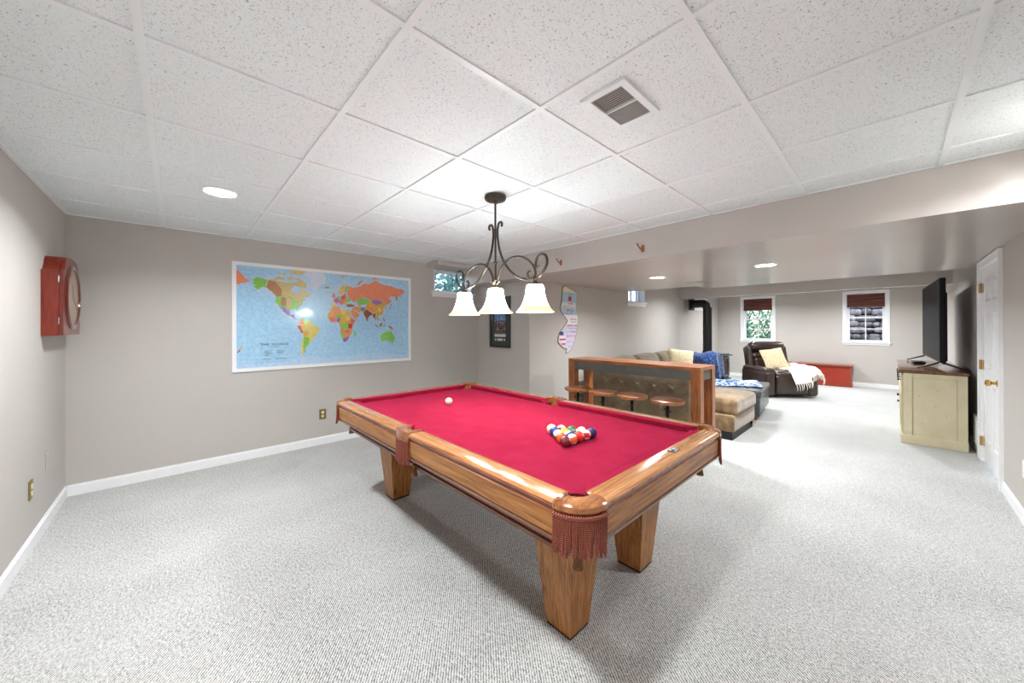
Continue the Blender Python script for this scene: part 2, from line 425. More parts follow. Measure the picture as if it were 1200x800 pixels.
W1 = (2.74, 3.42, 1.90, 2.215)          # high window beside the map  (X0,X1,Z0,Z1)
W2 = (6.22, 6.88, 1.85, 2.16)           # high window over the sofa
W3 = (9.45, 10.40, 1.87, 2.11)          # high window behind the stove pipe
W4 = (2.16, 2.83, 1.01, 2.12)           # far left sash window (Y0,Y1,Z0,Z1)
W5 = (.12, .76, 1.01, 2.11)             # far right sash window
DR = (5.03, 5.95, 0, 1.935)             # door
m = MB(); m.box((XL - .15, YR - .15, -.1), (XF + .2, YM + .2, 0)); struct('floor', m, 'carpet')
m = MB(); slab(m, 'x', XL - .15, XL, YR - .15, YM + .2, 0, 2.5); struct('wall_left', m, 'wall')
m = MB(); slab(m, 'y', YM, YM + .2, XL, XJ, 0, 2.5, [W1]); struct('wall_back', m, 'wall')
m = MB(); slab(m, 'x', XJ, XJ + .15, YF + .2, YM + .2, 0, 2.5); struct('wall_return', m, 'wall')
m = MB(); slab(m, 'y', YF, YF + .2, XJ, XF, 0, 2.5, [W2, W3]); struct('wall_far_left', m, 'wall')
m = MB(); slab(m, 'x', XF, XF + .2, YR - .15, YF + .2, 0, 2.5, [W4, W5]); struct('wall_far', m, 'wall')
m = MB(); slab(m, 'y', YR - .15, YR, XL, XF, 0, 2.5, [DR]); struct('wall_right', m, 'wall')

# grid ceiling of the front room
GX, GY, TL = -.086, -.19, .6096
m = MB(); tt = MB()
xs = [XL] + [GX + TL * k for k in range(-1, 6) if XL + .02 < GX + TL * k < XS - .02] + [XS]
ys = [YR] + [GY + TL * k for k in range(-1, 9) if YR + .02 < GY + TL * k < YM - .02] + [YM]
for i in range(len(xs) - 1):
    for j in range(len(ys) - 1):
        m.box((xs[i], ys[j], ZC + .007), (xs[i + 1], ys[j + 1], ZC + .03))
struct('ceiling', m, 'tile')
for x in xs[1:-1]: tt.box((x - .012, YR, ZC), (x + .012, YM, ZC + .012))
for y in ys[1:-1]:
    for i in range(len(xs) - 1): tt.box((xs[i] + .012, y - .012, ZC), (xs[i + 1] - .012, y + .012, ZC + .012))
tt.box((XL, YR, ZC), (XL + .018, YM, ZC + .012)); tt.box((XL + .018, YM - .018, ZC), (XS, YM, ZC + .012)); tt.box((XL + .018, YR, ZC), (XS, YR + .018, ZC + .012))
tt.box((XS - .018, YR + .018, ZC), (XS, YM - .018, ZC + .012))
struct('trim_1', tt, 'tee')
m = MB(); m.box((XL - .15, YR - .15, 2.5), (XJ + .15, YM + .2, 2.6)); m.box((XJ + .15, YR - .15, 2.5), (XF + .2, YF + .2, 2.6)); struct('ceiling_slab', m, 'tray')
m = MB(); m.box((XS, YR, ZS), (6.05, YF, 2.5)); m.box((6.05, YR, ZS), (6.55, 2.15, 2.5)); m.box((XS, YF, ZS), (XJ, YM, 2.5))
struct('ceiling_soffit', m, 'soffit')
m = MB(); m.box((6.05, 2.15, 2.29), (8.6, YF, 2.5)); m.box((6.55, YR, 2.29), (8.6, 2.15, 2.5)); m.box((8.78, YR, 2.29), (XF, YF, 2.5)); struct('ceiling_tray', m, 'tray')
m = MB(); m.box((8.6, YR, ZS), (8.78, YF, 2.5)); struct('ceiling_beam', m, 'soffit')
m = MB(); m.box((2.63, 4.29, 2.228), (XS, YM, ZC - .0005)); struct('ceiling_bulkhead', m, 'wall')

# baseboards
def base(name, pts):
    m = MB(); H, T_ = .088, .014
    for (x0, y0, x1, y1, nx, ny) in pts:
        a = (min(x0, x1, x0 + nx * T_, x1 + nx * T_), min(y0, y1, y0 + ny * T_, y1 + ny * T_)); b = (max(x0, x1, x0 + nx * T_, x1 + nx * T_), max(y0, y1, y0 + ny * T_, y1 + ny * T_))
        m.box((a[0], a[1], 0), (b[0], b[1], H - .012)); t2 = T_ * .55
        a = (min(x0, x1, x0 + nx * t2, x1 + nx * t2), min(y0, y1, y0 + ny * t2, y1 + ny * t2)); b = (max(x0, x1, x0 + nx * t2, x1 + nx * t2), max(y0, y1, y0 + ny * t2, y1 + ny * t2))
        m.box((a[0], a[1], H - .012), (b[0], b[1], H))
    struct(name, m, 'white')
base('baseboard_left', [(XL, YR, XL, YM, 1, 0)])
base('baseboard_back', [(XL + .014, YM, XJ, YM, 0, -1)])
base('baseboard_return', [(XJ, YF, XJ, YM - .014, -1, 0)])
base('baseboard_far_left', [(XJ - .014, YF, XF, YF, 0, -1)])
base('baseboard_far', [(XF, YR, XF, YF - .014, -1, 0)])
base('baseboard_right', [(XL + .014, YR, 4.94, YR, 0, 1), (6.04, YR, XF - .014, YR, 0, 1)])

# ------------------------------------------------------------------ windows
def hopper(name, x0, x1, z0, z1, y, sash=.03, mullion=True):
    """high basement window in a Y=const wall (room on the -Y side)"""
    m = MB(); d = .02
    w = bpy.data.objects.new(name, None); COL.objects.link(w); w['kind'] = 'structure'; w.location = ((x0 + x1) / 2, y, z0)
    ox, oz = -(x0 + x1) / 2, -z0
    def B(mb, a, b): mb.box((a[0] + ox, a[1], a[2] + oz), (b[0] + ox, b[1], b[2] + oz))
    c = .025
    B(m, (x0 - .045, -.045, z0 - .03), (x1 + .045, .12, z0)); B(m, (x0 - .03, -.016, z0 - .085), (x1 + .03, 0, z0 - .03))   # sill and apron
    obj('window_sill', m, 'white', w, smooth=0)
    m = MB(); B(m, (x0, -.012, z0), (x0 + .012, .14, z1)); B(m, (x1 - .012, -.012, z0), (x1, .14, z1)); B(m, (x0 + .012, -.012, z1 - .012), (x1 - .012, .14, z1))
    obj('window_jamb', m, 'white', w, smooth=0)
    m = MB(); i = .012; y0, y1 = .10, .135
    B(m, (x0 + i, y0, z0), (x1 - i, y1, z0 + sash)); B(m, (x0 + i, y0, z1 - i - sash), (x1 - i, y1, z1 - i))
    B(m, (x0 + i, y0, z0 + sash), (x0 + i + sash, y1, z1 - i - sash)); B(m, (x1 - i - sash, y0, z0 + sash), (x1 - i, y1, z1 - i - sash))
    if mullion: B(m, ((x0 + x1) / 2 - .012, y0, z0 + sash), ((x0 + x1) / 2 + .012, y1, z1 - i - sash))
    obj('window_sash', m, 'white', w, smooth=0)
    m = MB(); B(m, (x0 + i + sash, .115, z0 + sash), (x1 - i - sash, .119, z1 - i - sash)); obj('window_pane', m, 'glass', w, smooth=0)
    return w
hopper('window_1', *W1, YM, .022, False); hopper('window_2', *W2, YF); hopper('window_3', *W3, YF)

def sashwin(name, y0, y1, z0, z1):
    w = bpy.data.objects.new(name, None); COL.objects.link(w); w['kind'] = 'structure'; w.location = (XF, (y0 + y1) / 2, z0)
    hy = (y1 - y0) / 2; H = z1 - z0; cw = .06
    m = MB()
    m.box((-.018, -hy - cw, 0), (0, -hy, H + cw)); m.box((-.018, hy, 0), (0, hy + cw, H + cw)); m.box((-.018, -hy, H), (0, hy, H + cw))
    obj('window_casing', m, 'white', w, smooth=0)
    m = MB(); m.box((-.04, -hy - cw - .015, -.025), (.15, hy + cw + .015, 0)); m.box((-.016, -hy - cw, -.07), (0, hy + cw, -.025)); obj('window_sill', m, 'white', w, smooth=0)
    m = MB(); m.box((0, -hy, 0), (.15, -hy + .012, H)); m.box((0, hy - .012, 0), (.15, hy, H)); m.box((0, -hy + .012, H - .012), (.15, hy - .012, H)); obj('window_jamb', m, 'white', w, smooth=0)
    hi = hy - .012
    for nm, a, b, xx in (('lower_sash', 0, H * .52, .07), ('upper_sash', H * .48, H - .012, .11)):
        m = MB(); s = .045
        m.box((xx, -hi, a), (xx + .03, hi, a + s)); m.box((xx, -hi, b - .035), (xx + .03, hi, b)); m.box((xx, -hi, a + s), (xx + .03, -hi + s, b - .035)); m.box((xx, hi - s, a + s), (xx + .03, hi, b - .035))
        m.box((xx + .006, -.009, a + s), (xx + .024, .009, b - .035)); zc = (a + s + b - .035) / 2; m.box((xx + .008, -hi + s, zc - .008), (xx + .022, hi - s, zc + .008))
        f = obj(nm, m, 'white', w, smooth=0)
        m = MB(); m.box((xx + .013, -hi + s, a + s), (xx + .017, hi - s, b - .035)); obj('window_pane', m, 'glass', f, smooth=0)
    return w
sashwin('window_4', *W4); sashwin('window_5', *W5)
def blind(label, y0, y1, z1, drop):
    t_ = thing('roman_blind', label, 'blind', (XF + .025, (y0 + y1) / 2, z1 - .014), 0, 'roman blinds in the far wall windows')
    h = (y1 - y0) / 2 - .016
    m = MB(); m.box((-.015, -h, -.05), (.02, h, 0)); obj('headrail', m, 'blind', t_, smooth=0)
    m = MB()
    def fn(u, v):
        z = -.05 - (drop - .05) * u
        return (-.006 - .014 * abs(sin(u * pi * 4)) - .03 * max(0, u - .8), (v * 2 - 1) * h, z)
    m.sheet(fn, 40, 4, .004); obj('slat_panel', m, 'blind', t_)
    m = MB(); m.box((-.025, -h, -drop - .012), (.005, h, -drop + .012)); obj('bottom_rail', m, 'blind', t_, smooth=0)
blind('dark red-brown woven blind, raised over the window above the recliner', W4[0], W4[1], W4[3], .30)
blind('red-brown woven blind, raised over the window nearest the television', W5[0], W5[1], W5[3], .29)

# ------------------------------------------------------------------ door
d = bpy.data.objects.new('door_1', None); COL.objects.link(d); d['kind'] = 'structure'; d.location = (DR[0], YR, 0)
W = DR[1] - DR[0]; H = DR[3]
m = MB(); cw = .088
for a, b in (((-cw, 0, 0), (0, .018, H + .068)), ((W, 0, 0), (W + cw, .018, H + .068)), ((0, 0, H), (W, .018, H + .068)),
             ((-cw, .018, 0), (-cw + .02, .026, H + .068)), ((W + cw - .02, .018, 0), (W + cw, .026, H + .068)), ((-cw + .02, .018, H + .05), (W + cw - .02, .026, H + .068)),
             ((0, -.12, 0), (.012, 0, H)), ((W - .012, -.12, 0), (W, 0, H)), ((.012, -.12, H - .012), (W - .012, 0, H))): m.box(a, b)
obj('door_casing', m, 'white', d, smooth=0)
m = MB(); g = .014; yb, yf = -.04, -.004
cols = [(.115, .405), (.515, .805)]; rows = [(.22, .80), (.95, 1.48), (1.60, 1.80)]
xsr = [g, cols[0][0], cols[0][1], cols[1][0], cols[1][1], W - g]; 
m.box((g, yb, .022), (W - g, yb + .008, H - g))
zs = [.022] + [q for r in rows for q in r] + [H - g]
for i in range(0, len(zs), 2): m.box((g, yb + .008, zs[i]), (W - g, yf, zs[i + 1]))
for r in rows:
    for i in (0, 2, 4): m.box((xsr[i], yb + .008, r[0]), (xsr[i + 1], yf, r[1]))
    for c in cols:
        b = .04; x0, x1, z0, z1 = c[0], c[1], r[0], r[1]
        vs = [(x0 + .012, yb + .008, z0 + .012), (x1 - .012, yb + .008, z0 + .012), (x1 - .012, yb + .008, z1 - .012), (x0 + .012, yb + .008, z1 - .012),
              (x0 + b, yf - .004, z0 + b), (x1 - b, yf - .004, z0 + b), (x1 - b, yf - .004, z1 - b), (x0 + b, yf - .004, z1 - b)]
        m.add(vs, [(4, 5, 6, 7), (0, 1, 5, 4), (1, 2, 6, 5), (2, 3, 7, 6), (3, 0, 4, 7)])
obj('door_leaf', m, 'white', d, smooth=0)
m = MB(); R = Matrix.Translation((.155, yf, .86)) @ Matrix.Rotation(-pi / 2, 4, 'X')
m.lathe([(.001, 0), (.033, 0), (.034, .004), (.026, .010), (.013, .014), (.011, .034), (.022, .04), (.029, .052), (.028, .064), (.018, .072), (.001, .074)], 28, 0, R, cap=False)
obj('door_knob', m, 'brass', d)
for z in (.20, .97, 1.74):
    m = MB(); m.box((W - .052, yf, z - .045), (W - .012, yf + .003, z + .045)); m.box((W, .018, z - .045), (W + .03, .0205, z + .045)); m.tube([(W - .006, .012, z - .048), (W - .006, .012, z + .048)], .007, 10)
    obj('door_hinge', m, 'brass', d)

# ------------------------------------------------------------------ outlets and vents
def outlet(label, loc, rotz, plate='oldbrass', dev='ivory', group='wall outlets'):
    t_ = thing('wall_outlet', label, 'outlet', loc, rotz, group)       # local: faces +X
    m = MB(); m.puff((.0035, 0, 0), (.007, .072, .116), .003, k=2, m=1); obj('cover_plate', m, plate, t_)
    for z in (-.021, .021):
        m = MB(); T = Matrix.Translation((.007, 0, z)) @ Matrix.Rotation(pi / 2, 4, 'Y')
        m.lathe([(.0001, 0), (.016, 0), (.0165, .002), (.0155, .003), (.0001, .003)], 20, 0, T, cap=False)
        for y in (-.006, .006): m.box((.0098, y - .001, z - .001), (.0104, y + .001, z + .007), 1)
        obj('socket', m, [dev, 'black'], t_)
outlet('brass outlet plate low on the wall below the wooden clock', (XL, 3.64, .367), 0)
outlet('small outlet low on the wall under the world map', (1.25, YM, .35), -pi / 2)
outlet('white outlet low on the right wall beside the door', (4.25, YR, .37), pi / 2, 'white', 'white')
m = MB(); m.puff((.003, 0, 0), (.006, .07, .114), .003, k=2, m=1)
for z in (-.03, .03): m.sphere((.006, 0, z), .003, 0, 8)
tag(obj('blank_wall_plate', m, 'wall', loc=(XL, 4.03, .44)), 'blank plate painted over in wall colour near the left corner', 'wall plate')

t_ = thing('ceiling_vent', 'square white ceiling vent with dark slats in a ceiling tile', 'vent', (1.366, .782, ZC + .006), 0)
hx, hy = .148, .098
m = MB(); fw = .028
for a, b in (((-hx, -hy), (hx, -hy + fw)), ((-hx, hy - fw), (hx, hy)), ((-hx, -hy + fw), (-hx + fw, hy - fw)), ((hx - fw, -hy + fw), (hx, hy - fw)), ((-.003, -hy + fw), (.003, hy - fw))):
    m.box((a[0], a[1], -.012), (b[0], b[1], .001))
obj('vent_frame', m, 'tee', t_, smooth=0)
m = MB(); m.box((-hx + fw, -hy + fw, -.001), (hx - fw, hy - fw, .001)); obj('duct_opening', m, plain('dark_duct', rgb(70, 68, 66), .8), t_, smooth=0)
m = MB(); n = 9
for sg in (-1, 1):
    for i in range(n):
        x = sg * (.006 + (hx - fw - .006) * (i + .5) / n); a = .0052 * (1 if sg < 0 else 1)
        tl = .0035
        m.add([(x - a * .7, -hy + fw, -.003), (x - a * .7, hy - fw, -.003), (x + a * .7, hy - fw, -.003 - sg * tl - tl), (x + a * .7, -hy + fw, -.003 - sg * tl - tl)], [(0, 1, 2, 3)])
obj('vent_slats', m, plain('grey_vent_slat', rgb(150, 148, 145), .5), t_, smooth=0)
t_ = thing('ceiling_vent', 'small flat vent in the grey lowered ceiling before the stove', 'vent', (5.62, 1.98, ZS), 0)
m = MB(); 
for a, b in (((-.15, -.1), (.15, -.075)), ((-.15, .075), (.15, .1)), ((-.15, -.075), (-.125, .075)), ((.125, -.075), (.15, .075))): m.box((a[0], a[1], -.008), (b[0], b[1], 0))
obj('vent_frame', m, 'soffit', t_, smooth=0)
m = MB()
for i in range(8):
    x = -.11 + i * .0315; m.add([(x - .008, -.075, -.0005), (x - .008, .075, -.0005), (x + .008, .075, -.007), (x + .008, -.075, -.007)], [(0, 1, 2, 3)])
obj('vent_slats', m, 'soffit', t_, smooth=0)
# white return grille by the door
t_ = thing('wall_vent', 'white floor-level vent cover between the door and the cabinet', 'vent', (6.24, YR, .235), pi / 2)
m = MB(); m.box((0, -.17, -.147), (.02, .17, .165)); obj('vent_cover', m, 'white', t_, smooth=0)
m = MB()
for i in range(9): z = -.12 + i * .03; m.box((.02, -.145, z), (.024, .145, z + .012))
obj('vent_slats', m, 'white', t_, smooth=0)

# ------------------------------------------------------------------ recessed lights
def can(label, x, y, z, power, spread=150, group='recessed ceiling lights'):
    t_ = thing('recessed_light', label, 'light', (x, y, z), 0, group)
    m = MB(); m.lathe([(.086, -.001), (.089, -.006), (.104, -.005), (.108, 0), (.108, .004), (.086, .004)], 36, 0, None, cap=False); obj('trim_ring', m, 'white', t_)
    m = MB(); m.lathe([(.0001, -.004), (.060, -.0035), (.086, -.0015), (.0862, .003), (.0001, .003)], 36, 0, None, cap=False); obj('lamp_lens', m, 'canlens', t_)
    L = bpy.data.lights.new('lamp', 'AREA'); L.shape = 'DISK'; L.size = .165; L.energy = power; L.color = (.93, .985, 1); L.spread = radians(spread)
    o = bpy.data.objects.new('lamp', L); COL.objects.link(o); o.parent = t_; o.location = (0, 0, -.009)
    return t_
CAN = 20
can('recessed light in the white tile ceiling above the map wall corner', .219, 3.163, ZC + .006, CAN)
can('unseen fill light added in the tile ceiling above the photographer', .219, .725, ZC + .006, CAN)  # unseen lamp added as general fill for the front room
can('recessed light in the tile ceiling beside the right wall before the soffit', 2.70, -.52, ZC + .006, CAN * .55)
can('recessed light in the grey lowered ceiling above the bar stools', 4.605, 2.125, ZS, CAN * 1.0)
can('recessed light in the grey lowered ceiling nearest the television', 4.544, .927, ZS, CAN * 1.0)
for i, (x, y) in enumerate(((7.6, 2.3), (7.6, .5), (10.0, 2.3), (10.0, .5))):
    can(['recessed light hidden behind the soffit above the sofa end', 'recessed light hidden behind the soffit above the television', 'recessed light hidden behind the beam above the stove side', 'recessed light hidden behind the beam above the red chest side'][i], x, y, 2.29, CAN * 1.25)

# ------------------------------------------------------------------ pool table
TX, TY = 1.62, 1.895; A, B_ = .695, 1.235
pt = thing('pool_table', 'oak pool table with crimson cloth and red fringed pockets on pale carpet', 'pool table', (TX, TY, 0))
NX, NY, ZB, ZR = .565, 1.12, .738, .775     # cushion nose, bed height, rail top
# bed with pocket bites
def bed_outline():
    pts = []
    cx, cy, r = NX + .018, NY + .006, .070
    hx, hy = A - .05, B_ - .05
    def arc(px, py, a0, a1, rr, n=10): return [(px + rr * cos(a0 + (a1 - a0) * i / n), py + rr * sin(a0 + (a1 - a0) * i / n)) for i in range(n + 1)]
    q = lambda sx, sy: [(sx * hx, sy * (cy - .07))]
    # go counter clockwise from right side (x=+hx), y from - to +
    def corner(sx, sy):
        e = r
        seq = [(sx * hx, sy * (cy - r)), (sx * cx, sy * (cy - r))] + [(sx * (cx - r * sin(t)), sy * (cy - r * cos(t))) for t in [pi / 2 * i / 8 for i in range(1, 8)]] + [(sx * (cx - r), sy * cy), (sx * (cx - r), sy * hy)]
        return seq
    sr, sc = .055, NX + .045
    side = lambda sx: [(sx * hx, -sr), (sx * sc, -sr)] + [(sx * (sc - sr * cos(t)), sr * sin(t)) for t in [-pi / 2 + pi * i / 10 for i in range(1, 10)]] + [(sx * sc, sr), (sx * hx, sr)]
    out = side(1) + corner(1, 1) + corner(-1, 1)[::-1] + side(-1)[::-1] + corner(-1, -1) + corner(1, -1)[::-1]
    return out
m = MB(); m.prism(bed_outline(), ZB - .026, ZB); obj('bed_cloth', m, 'cloth', pt, smooth=0)
# rails
PR = [(-.088, .735), (-.088, ZR), (-.02, ZR + .002), (-.006, ZR - .002), (0, ZR - .010), (0, ZR - .020), (-.004, ZR - .026), (-.010, ZR - .030), (-.010, ZR - .040), (-.006, ZR - .044), (-.010, .652), (-.016, .646), (-.010, .640), (-.014, .628), (-.022, .622), (-.088, .622)]
CR = .13                                    # corner radius in plan
def rail(p0, p1, dirv, mat, n=1):
    m = MB(); m.sweep(PR, [(p0, dirv), (p1, dirv)], seg_mi={4: 1, 5: 1, 6: 2, 7: 2, 8: 1, 9: 3, 10: 2, 11: 2, 12: 2, 13: 2}); return obj('rail', m, [mat, 'rededge', 'edge', mat.replace('rail', '')], pt, smooth=25)
g = .0015; SP = .075
for sx in (-1, 1):
    rail((sx * A, SP + g), (sx * A, B_ - CR - g), (sx, 0), 'railoak_y'); rail((sx * A, -(B_ - CR - g)), (sx * A, -SP - g), (sx, 0), 'railoak_y')
for sy in (-1, 1):
    rail((-(A - CR - g), sy * B_), (A - CR - g, sy * B_), (0, sy), 'railoak_x')
# cushions (cloth covered, angled facing at pockets)
CU = [(-.088, ZB), (-.088, ZR - .001), (-.118, ZR - .004), (-.130, ZB + .036), (-.133, ZB + .031), (-.118, ZB)]
def cushion(p0, p1, dirv):
    m = MB(); vs = []; n = len(CU)
    d = Vector((p1[0] - p0[0], p1[1] - p0[1])).normalized()
    for p, s in ((p0, 1), (p1, -1)):
        for o, z in CU:
            k = (-.088 - o) * 1.25 * s
            vs.append((p[0] + dirv[0] * o + d.x * k, p[1] + dirv[1] * o + d.y * k, z))
    fs = [tuple(range(n))[::-1], tuple(range(n, 2 * n))] + [(i, (i + 1) % n, n + (i + 1) % n, n + i) for i in range(n)]
    m.add(vs, fs); return obj('cushion', m, 'cloth', pt, smooth=20)
for sx in (-1, 1):
    cushion((sx * A, .045), (sx * A, B_ - .132), (sx, 0)); cushion((sx * A, -(B_ - .132)), (sx * A, -.045), (sx, 0))
for sy in (-1, 1): cushion((-(A - .132), sy * B_), (A - .132, sy * B_), (0, sy))
# pocket caps
PC = [(-.054, ZR - .012), (-.055, ZR + .003), (-.047, ZR + .008), (-.022, ZR + .008), (-.008, ZR + .003), (.002, ZR - .008), (.003, ZR - .024), (-.004, ZR - .034), (-.02, ZR - .036), (-.05, ZR - .028)]
def fringe(frames_fn, n, zt, ln, name='fringe'):
    m = MB()
    pts = [frames_fn(i / 40) for i in range(41)]
    m.sweep([(-.014, zt - .016), (-.014, zt), (-.003, zt), (.001, zt - .004), (.001, zt - .012), (-.003, zt - .016)], [frames_fn(i / 20) for i in range(21)], 0)
    for i in range(n):
        (x, y), (dx, dy) = frames_fn((i + .5) / n); j = random.uniform(-.004, .004); L = ln + random.uniform(-.008, .008)
        ox, oy = x + dx * -.004, y + dy * -.004; sway = random.uniform(-.004, .006)
        P = [(ox + dx * sway * q * q - dy * j * q, oy + dy * sway * q * q + dx * j * q, zt - .012 - L * q) for q in (0, .2, .4, .6, .8, .95, 1.0)]
        m.tube(P, [.0036, .0037, .0037, .0038, .0038, .0042, .0026], 6)
    return m
def net(cx, cy, zt, r):
    m = MB()
    for k in range(5):
        q = k / 4; z = zt - .065 * q; rr = r * (1 - .12 * q * q)
        m.tube([(cx + rr * cos(a), cy + rr * sin(a), z) for a in [2 * pi * i / 20 for i in range(20)]], .0028, 6, closed=True)
    for i in range(10):
        for s_ in (1, -1):
            m.tube([(cx + r * (1 - .12 * q * q) * cos(2 * pi * i / 10 + s_ * q * .9), cy + r * (1 - .12 * q * q) * sin(2 * pi * i / 10 + s_ * q * .9), zt - .065 * q) for q in (0, .25, .5, .75, 1)] + [(cx + .012 * cos(2 * pi * i / 10), cy + .012 * sin(2 * pi * i / 10), zt - .085)], .0022, 5)
    return m
def tassel(cx, cy, zt):
    m = MB(); T = Matrix.Translation((cx, cy, zt))
    m.lathe([(.001, .012), (.010, .01), (.013, 0), (.009, -.010), (.012, -.016), (.016, -.024), (.0145, -.05), (.001, -.05)], 14, 0, T, cap=False)
    for i in range(16):
        a = 2 * pi * i / 16; m.tube([(cx + .012 * cos(a), cy + .012 * sin(a), zt - .024), (cx + .017 * cos(a), cy + .017 * sin(a), zt - .058)], .003, 5)
    return m
for sx in (-1, 1):
    for sy in (-1, 1):
        cx, cy = sx * (A - CR), sy * (B_ - CR)
        def fr(t, cx=cx, cy=cy, sx=sx, sy=sy):
            a = pi / 2 * t; return ((cx + sx * CR * cos(a), cy + sy * CR * sin(a)), (sx * cos(a), sy * sin(a)))
        m = MB(); vs = []; n = len(PC)
        for i in range(17):
            (ox, oy), (dx, dy) = fr(i / 16); e = abs(i / 8 - 1) ** 4
            for o, z in PC:
                if o < -.03: o = o - .034 * e * (-o - .03) / .025
                vs.append((ox + dx * o, oy + dy * o, z))
        m.add(vs, [(i * n + k, i * n + (k + 1) % n, (i + 1) * n + (k + 1) % n, (i + 1) * n + k) for i in range(16) for k in range(n)] + [tuple(range(n))[::-1], tuple(16 * n + k for k in range(n))])
        c = obj('pocket_cap', m, 'cap', pt, smooth=30)
        m = MB(); m.sweep([(-.045, .64), (-.045, ZR - .03), (-.018, ZR - .034), (-.018, .635)], [fr(i / 12) for i in range(13)]); obj('corner_block', m, 'oak_z', pt, smooth=30)
        obj('fringe', fringe(lambda t: ((fr(t)[0][0] + fr(t)[1][0] * .004, fr(t)[0][1] + fr(t)[1][1] * .004), fr(t)[1]), 27, ZR - .036, .125), 'fringe', pt)
        px, py = sx * (NX + .018), sy * (NY + .006)
        m = MB(); T = Matrix.Translation((px, py, 0)); m.lathe([(.068, ZB - .002), (.071, ZB - .002), (.068, .68), (.06, .655), (.056, .655), (.064, .68)], 20, 0, T, cap=False); obj('pocket_liner', m, 'leather_brown', pt)
        n_ = obj('pocket_net', net(px, py, .665, .056), 'leather_brown', pt); obj('tassel', tassel(px, py, .562), 'tassel', n_)
    def fr(t, sx=sx):
        a = pi * (t - .5); k = .05
        return ((sx * (A - .03 + .045 * cos(a)), sx * SP * sin(a)), (sx * cos(a) * .9, sx * sin(a) * .9))
    m = MB()
    outl = [(sx * A - sx * .09, SP), (sx * A, SP)] + [(sx * (A + .014 * sin(pi * i / 12)), SP - 2 * SP * i / 12) for i in range(13)] + [(sx * A, -SP), (sx * A - sx * .09, -SP)] + [(sx * (A - .09 + .052 * cos(pi * i / 12 - pi / 2)), -.052 * cos(pi * i / 12)) for i in range(13)]
    m.prism(outl, ZR - .038, ZR + .007); obj('pocket_cap', m, 'cap', pt, smooth=30)
    m = MB(); m.box((min(sx * (A - .05), sx * (A - .012)), -SP, .63), (max(sx * (A - .05), sx * (A - .012)), SP, ZR - .036)); obj('side_block', m, 'oak_y', pt, smooth=0)
    def fs(t, sx=sx): return ((sx * (A + .014 * sin(pi * t) + .003), SP * (1 - 2 * t)), (sx, 0))
    obj('fringe', fringe(fs, 17, ZR - .036, .125), 'fringe', pt)
    px = sx * (NX + .055)
    m = MB(); T = Matrix.Translation((px, 0, 0)); m.lathe([(.052, ZB - .002), (.054, ZB - .002), (.052, .68), (.048, .655), (.043, .655), (.048, .68)], 20, 0, T, cap=False); obj('pocket_liner', m, 'leather_brown', pt)
    n_ = obj('pocket_net', net(px, 0, .665, .048), 'leather_brown', pt); obj('tassel', tassel(px, 0, .562), 'tassel', n_)
# frame under the bed
m = MB(); fx, fy = A - .105, B_ - .16
m.box((-fx, -fy, .575), (fx, fy, .712)); m.box((-fx - .02, -fy - .02, .605), (fx + .02, fy + .02, .622), 0)
obj('table_frame', m, 'oak_y', pt, smooth=0)
m = MB(); 
for z0, z1, e in ((.545, .560, .022), (.560, .575, .012)):
    m.box((-fx - e, -fy - e, z0), (fx + e, fy + e, z1))
obj('frame_moulding', m, 'edge', pt, smooth=0)
LX, LY = .31, .865
for sx in (-1, 1):
    for sy in (-1, 1):
        m = MB(); L = []
        cx, cy = sx * LX, sy * LY
        levels = [(.012, .069), (.46, .112), (.50, .115)]
        for z, h in levels: L += [(cx - h, cy - h, z), (cx + h, cy - h, z), (cx + h, cy + h, z), (cx - h, cy + h, z)]
        fs = [(3, 2, 1, 0)] + [(4 * i + k, 4 * i + (k + 1) % 4, 4 * i + 4 + (k + 1) % 4, 4 * i + 4 + k) for i in range(len(levels) - 1) for k in range(4)] + [tuple(4 * (len(levels) - 1) + k for k in range(4))]
        m.add(L, fs)
        leg = obj('leg', m, 'oak_z', pt, smooth=0)
        m = MB(); m.box((cx - .126, cy - .126, .50), (cx + .126, cy + .126, .522)); m.box((cx - .119, cy - .119, .522), (cx + .119, cy + .119, .545)); obj('leg_collar', m, 'edge', leg, smooth=0)
        m = MB(); m.box((cx - .067, cy - .067, 0), (cx + .067, cy + .067, .012)); obj('leg_pad', m, 'black', leg, smooth=0)
# name plate on the near rail
m = MB(); m.box((.06, -B_ + .035, ZR), (.125, -B_ + .07, ZR + .0035)); m.box((.066, -B_ + .039, ZR + .0035), (.119, -B_ + .066, ZR + .0042), 1)
m.box((.070, -B_ + .043, ZR + .0042), (.092, -B_ + .062, ZR + .0047), 2); m.box((.097, -B_ + .055, ZR + .0042), (.115, -B_ + .058, ZR + .0047), 2); m.box((.097, -B_ + .047, ZR + .0042), (.113, -B_ + .050, ZR + .0047), 2)
obj('rail_plate', m, ['black', 'chrome', 'black'], pt, smooth=0, label='small black and silver plate on the near rail')

